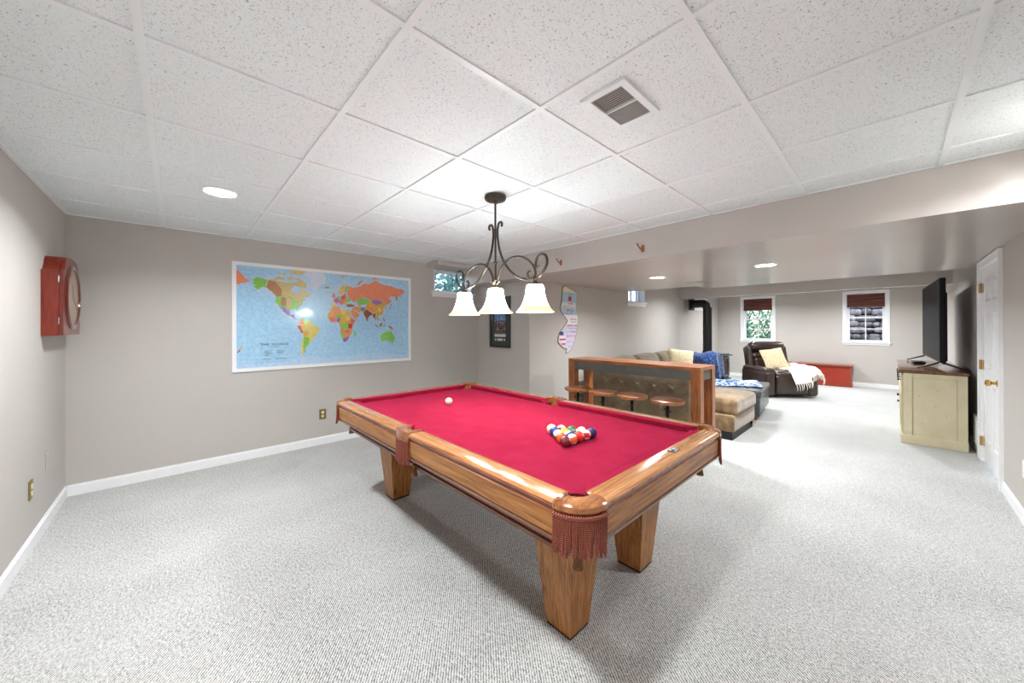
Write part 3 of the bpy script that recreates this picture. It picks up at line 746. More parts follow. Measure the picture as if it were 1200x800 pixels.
# ------------------------------------------------------------------ balls
BC = dict(yellow=rgb(236, 196, 60), blue=rgb(24, 54, 150), red=rgb(206, 34, 30), purple=rgb(52, 34, 98), orange=rgb(226, 96, 40), green=rgb(14, 112, 70), maroon=rgb(112, 26, 32), black=rgb(16, 16, 18), white=rgb(240, 236, 222))
BM = {k: plain('ball_' + k, v_, .08, coat=.6, var=.02) for k, v_ in BC.items()}
R_ = .0286
def ball(name, label, num, colr, stripe, pos, spot, up, group=None):
    m = MB(); seg, rg = 40, 20
    pole = Vector(up).normalized(); sp = Vector(spot).normalized()
    q = pole.orthogonal().normalized(); w = pole.cross(q)
    vs = []; fs = []; mi = []
    Rm = lambda th, ph: (q * cos(ph) * sin(th) + w * sin(ph) * sin(th) + pole * cos(th)) * R_
    for i in range(1, rg):
        for k in range(seg): vs.append(Rm(pi * i / rg, 2 * pi * k / seg))
    vs.append(pole * R_); vs.append(-pole * R_); n0 = (rg - 1) * seg
    for i in range(rg - 2):
        for k in range(seg): fs.append((i * seg + k, (i + 1) * seg + k, (i + 1) * seg + (k + 1) % seg, i * seg + (k + 1) % seg))
    for k in range(seg): fs.append((n0, k, (k + 1) % seg)); fs.append((n0 + 1, (rg - 2) * seg + (k + 1) % seg, (rg - 2) * seg + k))
    bv = [m.bm.verts.new(v) for v in vs]
    for f in fs:
        fc = m.bm.faces.new([bv[i] for i in f]); c = fc.calc_center_median().normalized()
        fc.material_index = 1 if (stripe and abs(c.dot(pole)) > .52) else 0
    o = obj(name, m, [BM[colr], BM['white']], loc=pos, smooth=180)
    tag(o, label, 'ball', group)
    if num:
        z = sp; x = Vector((0, 0, 1)).cross(z)
        x = x.normalized() if x.length > .1 else Vector((1, 0, 0)); y = z.cross(x)
        m = MB(); n = 18; vv = [tuple(z * (R_ + .0002))]
        for rr in (.35, .7, 1):
            for k in range(n):
                a = 2 * pi * k / n; p = (x * cos(a) + y * sin(a)) * .0098 * rr; p = p + z * math.sqrt(R_ ** 2 - (.0098 * rr) ** 2); vv.append(tuple(p * (1 + .0002 / R_)))
        ff = [(0, 1 + k, 1 + (k + 1) % n) for k in range(n)] + [(1 + r * n + k, 1 + (r + 1) * n + k, 1 + (r + 1) * n + (k + 1) % n, 1 + r * n + (k + 1) % n) for r in (0, 1) for k in range(n)]
        m.add(vv, ff); s_ = obj('number_spot', m, BM['white'], o, smooth=180)
        tv, tf = text_geo(str(num), .0115); m = MB()
        m.add([tuple((x * a + y * b + z * math.sqrt(max(1e-9, R_ ** 2 - a * a - b * b))) * (1 + .0006 / R_)) for a, b, _ in tv], tf)
        obj('number', m, BM['black'], s_, smooth=0, recalc=False)
    return o
F = Vector((1.470, 1.168, 0)); Lc = Vector((1.595, 1.370, 0)); 
d1 = (Lc - F).normalized(); d2 = Matrix.Rotation(-pi / 3, 3, 'Z') @ d1
st = 2 * R_ + .0004; zb = ZB + R_ + .0003
RACK = {(0, 0): (7, 'maroon', 0, 'solid maroon ball at the near tip of the racked balls', (.5, -.7, .35)), (0, 1): (13, 'orange', 1, 'white and orange striped ball beside the maroon tip ball', (.9, -.5, .2)),
        (0, 2): (3, 'red', 0, 'solid red ball with numbered white spot, mid near row of rack', (.35, -.8, .5)), (0, 3): (11, 'red', 1, 'white-topped red striped ball next to the purple end ball', (.2, -.9, .3)),
        (0, 4): (4, 'purple', 0, 'solid purple ball at the right tip of the racked balls', (-.2, .3, -.6)), (1, 0): (5, 'orange', 0, 'solid orange ball left of the maroon tip ball', (-.3, .4, -.5)),
        (2, 0): (14, 'green', 1, 'white and green striped ball on left side of rack', (-.9, -.1, .3)), (3, 0): (2, 'blue', 0, 'solid blue ball on left side of rack', (.3, .6, -.5)),
        (4, 0): (9, 'yellow', 1, 'white and yellow striped ball at the left tip of the racked balls', (-.8, .1, .2)), (1, 1): (10, 'blue', 1, 'white and blue striped ball inside the rack behind the maroon ball', (.3, .8, .1)),
        (2, 1): (1, 'yellow', 0, 'solid yellow ball inside the rack', (-.3, .7, -.2)), (1, 2): (8, 'black', 0, 'solid black ball with white spot inside the rack', (-.1, -.6, .8)),
        (3, 1): (15, 'maroon', 1, 'white and maroon striped ball in back row of rack beside the yellow stripe', (.4, .8, 0)), (2, 2): (6, 'green', 0, 'solid green ball in back row of rack', (.3, .9, 0)),
        (1, 3): (12, 'purple', 1, 'white and purple striped ball in back row of rack', (.5, .8, 0))}
UPS = {(0, 1): (-.15, .25, 1), (0, 3): (.1, .15, 1), (2, 0): (-.4, -.3, 1), (4, 0): (-.3, .2, 1), (1, 1): (-.1, .6, .9), (3, 1): (.2, .2, 1), (1, 3): (-.3, .2, 1)}
for (i, j), (num, colr, st_, lab, spot) in RACK.items():
    p = F + d1 * st * i + d2 * st * j
    ball('striped_pool_ball' if st_ else 'solid_pool_ball', lab, num, colr, st_, (p.x, p.y, zb), spot, UPS.get((i, j), (.1, .2, 1)), 'racked pool balls')
ball('cue_ball', 'white cue ball alone on the far half of the crimson cloth', 0, 'white', 0, (1.60, 2.455, zb), (0, 0, 1), (0, 0, 1))

# ------------------------------------------------------------------ chandelier
ch = thing('billiard_chandelier', 'bronze scrolled three-light chandelier with bell glass shades over pool table', 'chandelier', (1.65, 1.93, ZC))
zz = lambda z: z - ZC
m = MB(); m.lathe([(.001, 0), (.074, 0), (.077, -.006), (.077, -.016), (.070, -.028), (.045, -.034), (.016, -.036), (.012, -.05), (.001, -.05)], 36, 0, None, cap=False)
for a in (.6, 2.6): m.sphere((.05 * cos(a), .05 * sin(a), -.033), .005, 0, 8)
obj('canopy', m, 'iron', ch)
m = MB(); m.tube([(0, 0, -.04), (0, 0, zz(1.70))], .0072, 12)
m.sphere((0, 0, zz(2.05)), .014, 0, 14, sq=(1, 1, .8)); m.sphere((0, 0, zz(1.817)), .014, 0, 14, sq=(1, 1, .8)); m.sphere((0, 0, zz(1.70)), .012, 0, 12)
obj('stem', m, 'iron', ch)
for sg in (-1, 1):
    m = MB()
    sp = [(0, sg * .062, zz(2.062)), (0, sg * .070, zz(2.075)), (0, sg * .062, zz(2.092)), (0, sg * .042, zz(2.092)), (0, sg * .028, zz(2.07)), (0, sg * .022, zz(2.03)), (0, sg * .026, zz(1.98)), (0, sg * .045, zz(1.90)), (0, sg * .085, zz(1.82)), (0, sg * .150, zz(1.745)), (0, sg * .235, zz(1.688)), (0, sg * .32, zz(1.662)), (0, sg * .366, zz(1.658))]
    m.tube(bez(sp, 8), .0082, 8); obj('sweep_bar', m, 'iron', ch)
    m = MB()
    sp = [(0, sg * .022, zz(1.675)), (0, sg * .032, zz(1.72)), (0, sg * .075, zz(1.785)), (0, sg * .145, zz(1.825)), (0, sg * .23, zz(1.828)), (0, sg * .31, zz(1.80)), (0, sg * .365, zz(1.755)), (0, sg * .388, zz(1.705)), (0, sg * .370, zz(1.668)), (0, sg * .335, zz(1.668)), (0, sg * .318, zz(1.695)), (0, sg * .330, zz(1.718)), (0, sg * .345, zz(1.714))]
    m.tube(bez(sp, 8), .0078, 8)
    sp = [(0, sg * .384, zz(1.66)), (0, sg * .44, zz(1.69)), (0, sg * .482, zz(1.745)), (0, sg * .476, zz(1.795)), (0, sg * .44, zz(1.812)), (0, sg * .405, zz(1.795)), (0, sg * .388, zz(1.755)), (0, sg * .40, zz(1.735)), (0, sg * .415, zz(1.742))]
    m.tube(bez(sp, 8), .0085, 8)
    obj('scroll_arm', m, 'iron', ch)
m = MB()
for k in range(5):
    a = 2 * pi * k / 5
    m.tube(bez([(.005 * cos(a), .005 * sin(a), zz(1.655)), (.018 * cos(a), .018 * sin(a), zz(1.668)), (.034 * cos(a), .034 * sin(a), zz(1.688))], 5), [.004] * 5 + [.006] * 4 + [.0065, .002], 6, flat=.6)
obj('leaf_finial', m, plain('gilt_leaf', rgb(160, 128, 96), .35, metal=.5), ch)
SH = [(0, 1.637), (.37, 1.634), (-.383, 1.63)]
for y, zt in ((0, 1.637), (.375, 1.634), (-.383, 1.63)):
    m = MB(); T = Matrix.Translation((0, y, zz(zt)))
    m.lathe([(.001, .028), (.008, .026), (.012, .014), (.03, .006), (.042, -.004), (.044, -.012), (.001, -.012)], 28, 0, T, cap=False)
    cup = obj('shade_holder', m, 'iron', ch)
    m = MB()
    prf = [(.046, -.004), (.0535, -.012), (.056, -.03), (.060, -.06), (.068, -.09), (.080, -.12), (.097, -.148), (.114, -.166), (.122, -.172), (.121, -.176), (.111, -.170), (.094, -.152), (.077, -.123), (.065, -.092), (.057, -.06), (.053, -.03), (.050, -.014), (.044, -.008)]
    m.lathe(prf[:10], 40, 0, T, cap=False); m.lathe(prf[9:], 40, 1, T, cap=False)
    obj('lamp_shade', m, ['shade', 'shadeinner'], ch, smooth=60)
    m = MB(); m.sphere((0, y, zz(zt) - .075), .024, 0, 16); obj('bulb', m, 'bulb', ch)
    L = bpy.data.lights.new('bulb_light', 'POINT'); L.energy = 4; L.color = (.97, 1, .97); L.shadow_soft_size = .03
    o = bpy.data.objects.new('bulb_light', L); COL.objects.link(o); o.parent = ch; o.location = (0, y, zz(zt) - .125)

# ------------------------------------------------------------------ wall clock
ck = thing('wall_clock', 'red-brown wooden wall clock with round glazed door on the left wall', 'clock', (XL, 4.165, 1.313))
hw, dp = .287, .095
arch = [(-hw, 0), (hw, 0), (hw, .442), (hw - .02, .445), (hw - .045, .462), (hw - .07, .492), (hw - .085, .525), (hw - .10, .54)] + [(.187 * cos(pi * i / 12), .54 + .022 * sin(pi * i / 12)) for i in range(13)] + [(-hw + .10, .54), (-hw + .085, .525), (-hw + .07, .492), (-hw + .045, .462), (-hw + .02, .445), (-hw, .442)]
TY_ = Matrix(((0, 0, 1, 0), (1, 0, 0, 0), (0, 1, 0, 0), (0, 0, 0, 1)))   # poly(x,y),z -> (Y,Z),X
m = MB(); m.prism(arch, 0, dp - .02, 0, TY_); obj('clock_case', m, 'mahogany', ck, smooth=30)
m = MB(); m.prism([(x * .985, y * .99 + .003) for x, y in arch], dp - .018, dp, 0, TY_); fd = obj('clock_front', m, 'mahogany', ck, smooth=30)
T = Matrix.Translation((dp, 0, .275)) @ Matrix.Rotation(pi / 2, 4, 'Y')
m = MB(); m.lathe([(.200, .004), (.202, .010), (.209, .014), (.220, .015), (.232, .011), (.238, .003), (.238, 0)], 56, 0, T, cap=False); obj('clock_bezel', m, 'mahogdark', ck)
m = MB(); m.lathe([(.0001, .006), (.203, .006)], 48, 0, T, cap=False); dial = obj('clock_dial', m, plain('reflection_tan_clock_dial', rgb(168, 132, 110), .25, coat=.5, var=.04), ck)  # wall reflection in the glass is put into the dial's tan colour
m = MB()
for k in range(12):
    a = 2 * pi * k / 12; m.box((-.0015, .165, .0062), (.0015, .178, .0066), 0, T @ Matrix.Rotation(a, 4, 'Z'))
m.box((-.003, -.02, .0066), (.003, .10, .0072), 0, T @ Matrix.Rotation(1.9, 4, 'Z')); m.box((-.002, -.02, .0074), (.002, .15, .008), 0, T @ Matrix.Rotation(-.6, 4, 'Z'))
obj('clock_hands', m, 'black', dial, smooth=0)
for z in (.10, .385):
    m = MB(); m.tube([(dp - .019, -hw - .003, z - .022), (dp - .019, -hw - .003, z + .022)], .004, 8); obj('hinge', m, 'chrome', ck)
m = MB(); m.sphere((dp + .012, .20, .275 - .03), .008, 0, 10); obj('door_catch', m, 'brass', ck)
# ------------------------------------------------------------------ world map
wm = thing('world_map', 'large glossy world map in a white border on the greige wall', 'map', (.41, YM, .911))
MW, MH = 1.96, 1.132
m = MB(); bw = .034
for a, b in (((0, 0), (MW, bw)), ((0, MH - bw), (MW, MH)), ((0, bw), (bw, MH - bw)), ((MW - bw, bw), (MW, MH - bw))): m.box((a[0], -.014, a[1]), (b[0], 0, b[1]))
obj('map_frame', m, 'white', wm, smooth=0)
def glossy(name, c, v2=None):
    t = NT(name); setp(t.b, .22, 0, .55); t.b.inputs['Coat Roughness'].default_value = .03
    vv = t.coords(); f = t.noise(vv, 26, 4, .65)
    lo = tuple(x * .86 for x in c[:3]) + (1,)
    t.color(t.ramp(f, [(.35, v2 or lo), (.65, c)]))
    g_ = t.noise(t.coords(), 3.2, 3, .5, .4); bm_ = t.add('ShaderNodeBump'); bm_.inputs['Strength'].default_value = .25; bm_.inputs['Distance'].default_value = .03
    t.link(g_, bm_.inputs['Height']); t.link(bm_.outputs['Normal'], t.b.inputs['Coat Normal']); return t.m
MC = dict(sea=glossy('map_sea', rgb(176, 212, 236), rgb(146, 196, 230)), shelf=glossy('map_shelf', rgb(190, 214, 236), rgb(166, 202, 232)), ice=glossy('map_ice', rgb(214, 222, 240)), orange=glossy('map_orange', rgb(236, 140, 100)), tan=glossy('map_tan', rgb(206, 184, 122)), green=glossy('map_green', rgb(134, 200, 82)), brown=glossy('map_brown', rgb(176, 124, 84)),
          yellow=glossy('map_yellow', rgb(222, 204, 106)), gold=glossy('map_gold', rgb(224, 164, 74)), purple=glossy('map_purple', rgb(150, 108, 186)), pink=glossy('map_pink', rgb(222, 110, 120)), dark=glossy('map_umber', rgb(150, 88, 52)), red=glossy('map_red', rgb(196, 72, 58)), ink=plain('map_ink', rgb(24, 34, 50), .4))
MK = list(MC); 
def mxy(lo, la):
    p = radians(la); return ((.5 + .002494 * lo) * MW, (.43 + .2916 * 1.25 * math.log(tan(pi / 4 + .4 * p))) * MH)
m = MB(); lev = [0]
x0, x1, z0, z1 = bw, MW - bw, bw, MH - bw
m.add([(x0, -.004, z0), (x1, -.004, z0), (x1, -.004, z1), (x0, -.004, z1)], [(0, 1, 2, 3)], 0)
def clipc(p): return (min(max(p[0], x0), x1), min(max(p[1], z0), z1))
def jag(pts, amp):
    out = []; rr = random.Random(len(pts) * 13 + int(pts[0][0] * 10))
    for i in range(len(pts)):
        a, b = Vector(pts[i]), Vector(pts[(i + 1) % len(pts)]); L = (b - a).length; k = max(1, int(L / (amp * 2.2)))
        n = Vector((-(b - a).y, (b - a).x)) / max(L, 1e-6)
        for q in range(k):
            p = a.lerp(b, q / k)
            if q: p = p + n * rr.uniform(-amp, amp)
            out.append((p.x, p.y))
    return out
def land(col, pts, amp=.006):
    lev[0] += 1; y = -.004 - .00006 * lev[0]
    P = [clipc(p) for p in jag([mxy(*p) for p in pts], amp)]
    Q = [P[0]]
    for p in P[1:]:
        if (Vector(p) - Vector(Q[-1])).length > 1e-5: Q.append(p)
    tri = tessellate_polygon([[Vector((p[0], p[1], 0)) for p in Q]]); out = []
    for a, b, c in tri:
        ar = (Q[b][0] - Q[a][0]) * (Q[c][1] - Q[a][1]) - (Q[c][0] - Q[a][0]) * (Q[b][1] - Q[a][1])
        if abs(ar) > 1e-10: out.append((a, b, c) if ar > 0 else (c, b, a))
    m.add([(p[0], y, p[1]) for p in Q], out, MK.index(col))
land('shelf', [(-200, -61), (-150, -63), (-100, -61), (-60, -56), (-20, -60), (40, -58), (100, -56), (160, -60), (200, -62), (200, -70), (-200, -70)], .008)
land('ice', [(-200, -69.2), (-120, -68.5), (-58, -67), (0, -68.6), (60, -66), (140, -66.5), (200, -69), (200, -70), (-200, -70)], .006)
land('shelf', [(-170, 66), (-140, 73), (-60, 80), (-20, 74), (-40, 62), (-48, 46), (-66, 40), (-74, 30), (-78, 22), (-84, 10), (-100, 13), (-122, 30), (-130, 48), (-155, 52)], .012)
land('shelf', [(-12, 50), (-14, 62), (10, 72), (60, 78), (140, 77), (180, 72), (166, 56), (146, 42), (126, 28), (112, 16), (104, 8), (60, 18), (0, 36)], .012)
land('ice', [(-73, 78), (-60, 81.5), (-30, 81.6), (-20, 76), (-22, 70), (-40, 65), (-44, 60), (-52, 66), (-56, 74)], .006)
land('tan', [(-141, 60), (-141, 69.5), (-128, 70), (-115, 68), (-95, 68), (-82, 69), (-86, 66), (-94, 60), (-92, 57), (-82, 55), (-79, 51.5), (-77, 57), (-77, 62), (-70, 61), (-64, 59), (-56, 52), (-60, 50), (-66, 50), (-70, 47), (-65, 44.5), (-67, 47), (-75, 45), (-83, 42), (-95, 49), (-123, 49), (-130, 55)])
for c in ([(-125, 70), (-110, 70), (-104, 73), (-120, 73.5), (-126, 72)], [(-100, 70), (-92, 71), (-92, 75), (-102, 74)], [(-88, 65), (-64, 62), (-62, 67), (-78, 73.5), (-90, 73), (-80, 70)], [(-96, 77), (-70, 77), (-62, 81.5), (-80, 81.6), (-96, 80.5)], [(-118, 75.5), (-105, 75.5), (-105, 77), (-118, 77)]): land('tan', c, .006)
land('brown', [(-141, 60), (-137, 69), (-124, 68), (-112, 58), (-114, 49), (-123, 49), (-130, 55)], .006)
land('green', [(-141, 60), (-141, 69.7), (-156, 71), (-166, 68.5), (-162, 66), (-167, 65), (-161, 62), (-165, 60), (-158, 58), (-163, 55), (-152, 59), (-148, 61)])
land('green', [(-123, 49), (-95, 49), (-83, 42), (-75, 45), (-67, 47), (-70, 42), (-76, 35), (-81, 31), (-80.5, 25.5), (-84, 30), (-90, 29.5), (-97, 27), (-106, 32), (-117, 32.5), (-124, 40)])
land('brown', [(-114, 48), (-104, 48), (-103, 37), (-108, 33), (-114, 36)], .006)
land('tan', [(-102, 48), (-92, 46), (-92, 36), (-100, 30), (-103, 37)], .006)
land('tan', [(-80, 42), (-71, 44), (-75, 38), (-82, 36)], .005)
land('purple', [(-117, 32.5), (-106, 32), (-97, 26), (-97, 20), (-91, 19), (-87, 21), (-88, 16), (-83, 10), (-79, 9), (-78, 8), (-84, 9), (-94, 16), (-105, 20), (-112, 29)])
land('brown', [(-84, 22), (-75, 20), (-78, 22.5)], .003); land('green', [(-74, 18), (-69, 18.2), (-70, 19.8), (-73, 19.8)], .003)
land('yellow', [(-77, 8), (-72, 12), (-62, 10.5), (-51, 4.5), (-49, 0), (-35, -6), (-37, -12), (-39, -18), (-48, -26), (-53, -33), (-58, -36), (-62, -40), (-66, -46), (-69, -52), (-68, -55), (-73, -52), (-74, -42), (-71, -30), (-70, -18), (-76, -13), (-81, -5), (-79, 1)])
land('orange', [(-77, 8), (-72, 12), (-68, 8), (-69, 1), (-75, 0), (-79, 1)], .005); land('green', [(-71, 11.5), (-61, 9.5), (-61, 4), (-67, 2)], .005)
land('red', [(-80, -1), (-75, -2), (-70, -14), (-70, -18), (-76, -13), (-81, -5)], .005); land('gold', [(-69, -11), (-60, -13), (-58, -20), (-67, -22)], .005)
land('green', [(-68, -23), (-57, -26), (-58, -36), (-62, -40), (-66, -46), (-69, -52), (-70, -40)], .005)
land('gold', [(-17, 15), (-17, 21), (-10, 30), (-6, 36), (10, 37), (11, 33), (20, 31), (32, 31.5), (37, 20), (43, 12), (51, 12), (44, 2), (40, -4), (40, -15), (35, -22), (32, -29), (26, -34), (19, -34.7), (14, -23), (12, -15), (13, -7), (9, 0), (9, 4), (4, 6), (-8, 4.5), (-13, 8.5)])
for c, p in (('orange', [(-2, 35), (9, 37), (10, 27), (2, 19), (-8, 27)]), ('yellow', [(11, 32), (24, 31.5), (24, 20), (14, 23)]), ('tan', [(25, 31), (33, 31), (36, 22), (25, 22)]), ('yellow', [(24, 20), (36, 20), (34, 10), (24, 9)]), ('green', [(2, 18), (14, 22), (15, 14), (4, 12)]), ('pink', [(-12, 15), (0, 15), (0, 6), (-8, 5), (-13, 9)]), ('purple', [(3, 13), (13, 13), (9, 5), (4, 6.5)]), ('pink', [(35, 14), (42, 11), (48, 9), (46, 4), (37, 4)]), ('green', [(12, 4), (28, 5), (30, -8), (22, -11), (13, -5)]), ('red', [(30, 3), (41, 2), (40, -8), (32, -8)]), ('orange', [(13, -7), (22, -10), (23, -17), (12, -17)]), ('green', [(14, -18), (21, -18), (20, -28), (16, -28)]), ('pink', [(22, -11), (33, -10), (32, -17), (25, -18)]), ('purple', [(18, -28), (31, -24), (31, -29), (25, -34), (19, -34.5)]), ('orange', [(33, -12), (40, -12), (35, -22), (32, -26)])): land(c, p, .005)
land('green', [(44, -25), (47, -25), (50, -16), (49, -12), (44, -17)], .003)
land('pink', [(-9.5, 37), (-9, 43.5), (-2, 43.5), (-5, 48), (8, 54), (14, 54), (24, 60), (30, 46), (28, 41), (22, 37), (18, 40), (12, 45), (16, 38.5), (8, 44), (0, 40), (-5, 36.2)])
for c, p in (('yellow', [(-9.5, 37), (-9, 43), (3, 42), (-1, 37), (-6, 36.2)]), ('purple', [(-4, 48), (2, 51), (8, 48), (7, 44), (-1, 44)]), ('green', [(7, 54), (14, 54), (14, 48), (8, 48)]), ('red', [(15, 54), (23, 54), (22, 49), (15, 50)]), ('green', [(23, 52), (39, 50), (33, 45), (24, 46)]), ('gold', [(20, 46), (29, 45), (28, 41), (21, 41)]), ('pink', [(-5, 50), (1, 51), (-2, 58), (-6, 57)]), ('green', [(-10, 52), (-6, 52), (-6, 55), (-10, 54)]), ('tan', [(5, 58), (12, 59), (18, 68), (28, 70.5), (18, 70), (8, 64)]), ('gold', [(12, 56), (18, 59), (23, 66), (18, 68), (12, 60)]), ('green', [(21, 60), (30, 61), (29, 69), (22, 67)]), ('brown', [(-24, 64), (-14, 64), (-14, 66.4), (-23, 66)])): land(c, p, .004)
land('orange', [(28, 70), (40, 67), (60, 69), (70, 73), (82, 73), (100, 77.5), (115, 74), (140, 72.5), (160, 70), (180, 69), (180, 65), (170, 60), (162, 60), (163, 55), (157, 51), (155, 58), (142, 59), (135, 55), (141, 52), (140, 48), (132, 43), (127, 50), (118, 50), (100, 51), (88, 49), (76, 54), (60, 51), (50, 50), (47, 45), (40, 47), (38, 50), (30, 53), (28, 60), (30, 68)])
land('orange', [(52, 71), (57, 71), (68, 76.5), (60, 76)], .003); land('orange', [(142, 46), (144, 50), (143, 54), (141.5, 50)], .003); land('orange', [(95, 79), (105, 79), (100, 81), (92, 81)], .004); land('tan', [(12, 77), (22, 78), (22, 80), (12, 79.5)], .004)
land('green', [(48, 48), (60, 51), (76, 53), (87, 48), (80, 42), (68, 42), (55, 41), (52, 45)], .005)
land('purple', [(88, 49), (98, 51), (118, 49), (114, 44), (104, 42), (94, 44)], .005)
land('gold', [(74, 39), (80, 44), (88, 48), (95, 44), (104, 42), (114, 44), (119, 49), (127, 50), (131, 44), (122, 39), (121, 36), (119, 33), (122, 30), (118, 24), (109, 21), (100, 22), (97, 28), (88, 28), (78, 32)])
land('orange', [(80, 36), (94, 36), (96, 30), (86, 29)], .005); land('yellow', [(104, 36), (114, 38), (116, 30), (106, 30)], .005)
land('dark', [(26, 41), (36, 42), (44, 41), (44, 37.5), (36, 36.5), (27, 37)], .004)
land('gold', [(44, 39), (56, 37), (61, 35), (61, 26), (54, 27), (48, 31)], .004); land('purple', [(61, 36), (73, 37), (69, 31), (62, 30)], .004); land('tan', [(55, 42), (66, 39), (60, 36.5), (54, 38)], .004)
land('orange', [(36, 29), (42, 31), (48, 29), (56, 24), (59, 21), (54, 17), (45, 13), (42, 17), (38, 23)], .005); land('gold', [(38, 34), (44, 36), (48, 31), (42, 31)], .004)
land('dark', [(68, 24), (74, 34), (79, 31), (88, 27), (92, 24), (87, 21), (80, 15), (79.5, 10), (77, 8), (73, 18), (70, 21)], .005); land('green', [(62, 26), (70, 26), (74, 34), (66, 30)], .004); land('orange', [(79.8, 6.5), (81.6, 7), (80, 9.6)], .002)
land('dark', [(92, 22), (97, 27), (100, 22), (98, 16), (94, 16)], .004); land('orange', [(98, 20), (105, 17), (102, 13), (100, 13), (99, 8), (103, 3), (100, 6), (98, 14)], .004); land('green', [(103, 21), (108, 21), (106, 17), (109, 12), (105, 9), (105, 14)], .004)
land('purple', [(130, 32), (136, 35.5), (141, 38), (141.5, 41), (145, 43), (142, 45), (140, 40), (138, 37), (132, 34.5)], .003); land('tan', [(125, 39), (129, 41), (129.5, 36), (126.5, 34.5)], .002)
land('purple', [(95.5, 5.5), (104, -2), (106, -6), (102, -4.5)], .004); land('purple', [(106, -6), (114, -8), (114, -7), (107, -6)], .003); land('brown', [(109, 1), (115, 5), (119, 5), (117, -3), (111, -3)], .004); land('purple', [(120, -3), (122, 1), (125, 1), (122, -4)], .004)
land('brown', [(131, -1), (141, -3), (147, -6.5), (150, -10.5), (141, -9), (135, -4)], .004); land('pink', [(120, 16), (122, 18), (124, 12), (126, 7), (122, 9)], .004)
land('green', [(114, -22), (122, -18), (129, -15), (131, -12), (136, -12), (136, -16), (140, -17), (142.5, -11), (146, -19), (150, -23), (153.5, -28), (150, -37), (146, -39), (140, -37), (136, -34), (131, -31.5), (124, -33.5), (116, -35), (115, -31)])
land('green', [(145, -41), (148, -41), (147, -43.5)], .002); land('tan', [(173, -35), (178, -38), (175, -41.5), (174, -38)], .003); land('tan', [(167, -46), (173, -41), (173, -43.5), (169, -46.5)], .003)
land('orange', [(-200, 60), (-193, 60), (-198, 55), (-203, 56), (-197, 61), (-180, 64), (-170, 66), (-180, 69), (-186, 70), (-200, 71.5), (-200, 60)], .005)
land('orange', [(-200, 60), (-196, 62), (-182, 64.5), (-171, 66), (-180, 70), (-190, 76), (-200, 77)], .005)
land('green', [(195, 60), (192, 66), (194, 70), (200, 71), (200, 59)], .005)
land('tan', [(-187, -35), (-182, -38), (-185, -41.5), (-186, -38)], .003); land('red', [(-193, -46), (-187, -41), (-187, -43.5), (-191, -46.5)], .003)
yt = -.004 - .00006 * (lev[0] + 3); TXZ = Matrix(((1, 0, 0, 0), (0, 0, 1, 0), (0, 1, 0, 0), (0, 0, 0, 1)))
def txt(s, cx, cz, size, sx=1.0):
    tv, tf = text_geo(s, size); m.add([(cx + a * sx, yt, cz + b) for a, b, _ in tv], tf, MK.index('ink'))
txt('THE  WORLD', .365, .275, .034, 1.25); txt('POLITICAL', .365, .250, .011, 1.4)
for i, (a, b) in enumerate(((.27, .34), (.27, .33), (.28, .35), (.27, .32), (.38, .45), (.38, .46), (.39, .44))):
    z_ = .205 - .016 * (i % 4); m.box((a, yt, z_), (b, yt + .0002, z_ + .0035), MK.index('ink'))
for i in range(9):
    m.box((.37 + i * .012, yt, .115), (.378 + i * .012, yt + .0002, .121), MK.index('ink'))
    if i < 6: m.box((.26 + i * .012, yt, .115), (.268 + i * .012, yt + .0002, .120), MK.index('ink'))
obj('map_print', m, [MC[k] for k in MK], wm, smooth=0, recalc=False, label='pale blue printed sheet with coloured countries')

# ------------------------------------------------------------------ state-shaped sign on the far-left wall
NJ = [(4.32, 2.005), (4.642, 1.914), (4.627, 1.794), (4.60, 1.733), (4.626, 1.625), (4.654, 1.541), (4.639, 1.388), (4.596, 1.22), (4.499, 1.039), (4.392, .96), (4.339, .965), (4.366, 1.02), (4.276, 1.04), (4.15, 1.132), (4.163, 1.228), (4.214, 1.299), (4.277, 1.355), (4.368, 1.421), (4.382, 1.47), (4.24, 1.581), (4.203, 1.644), (4.241, 1.75), (4.268, 1.97)]
ns = thing('wall_sign', 'state-shaped red, white and blue sign on the wall above the bar end', 'sign', (4.15, YF, .96))
SGC = dict(edge=plain('sign_wood_edge', rgb(150, 118, 84), .6), cream=plain('sign_cream', rgb(232, 222, 196), .5), sky=plain('sign_blue', rgb(168, 204, 228), .5), lil=plain('sign_lilac', rgb(204, 198, 222), .5), white=plain('sign_white', rgb(228, 230, 236), .5), red=plain('sign_red', rgb(206, 52, 48), .5), navy=plain('sign_navy', rgb(52, 62, 112), .5))
SK = list(SGC); TW = Matrix(((1, 0, 0, -4.15), (0, 0, -1, 0), (0, 1, 0, -.96), (0, 0, 0, 1)))
m = MB(); m.prism(NJ, 0, .012, 0, TW); obj('sign_board', m, SGC['edge'], ns, smooth=0)
def clip_poly(poly, f):
    out = []
    for i in range(len(poly)):
        a, b = poly[i], poly[(i + 1) % len(poly)]; fa, fb = f(a), f(b)
        if fa >= 0: out.append(a)
        if fa * fb < 0: t_ = fa / (fa - fb); out.append((a[0] + (b[0] - a[0]) * t_, a[1] + (b[1] - a[1]) * t_))
    return out
m = MB(); cxn, czn = 4.41, 1.48; INS = [(cxn + (x - cxn) * .955, czn + (z - czn) * .975) for x, z in NJ]
def flat(poly, h, k):
    b2 = bmesh.new(); f = b2.faces.new([b2.verts.new((x, z, h)) for x, z in poly]); bmesh.ops.triangulate(b2, faces=[f]); b2.verts.index_update()
    m.add([tuple(v.co) for v in b2.verts], [tuple(v.index for v in f.verts) for f in b2.faces], SK.index(k), TW); b2.free()
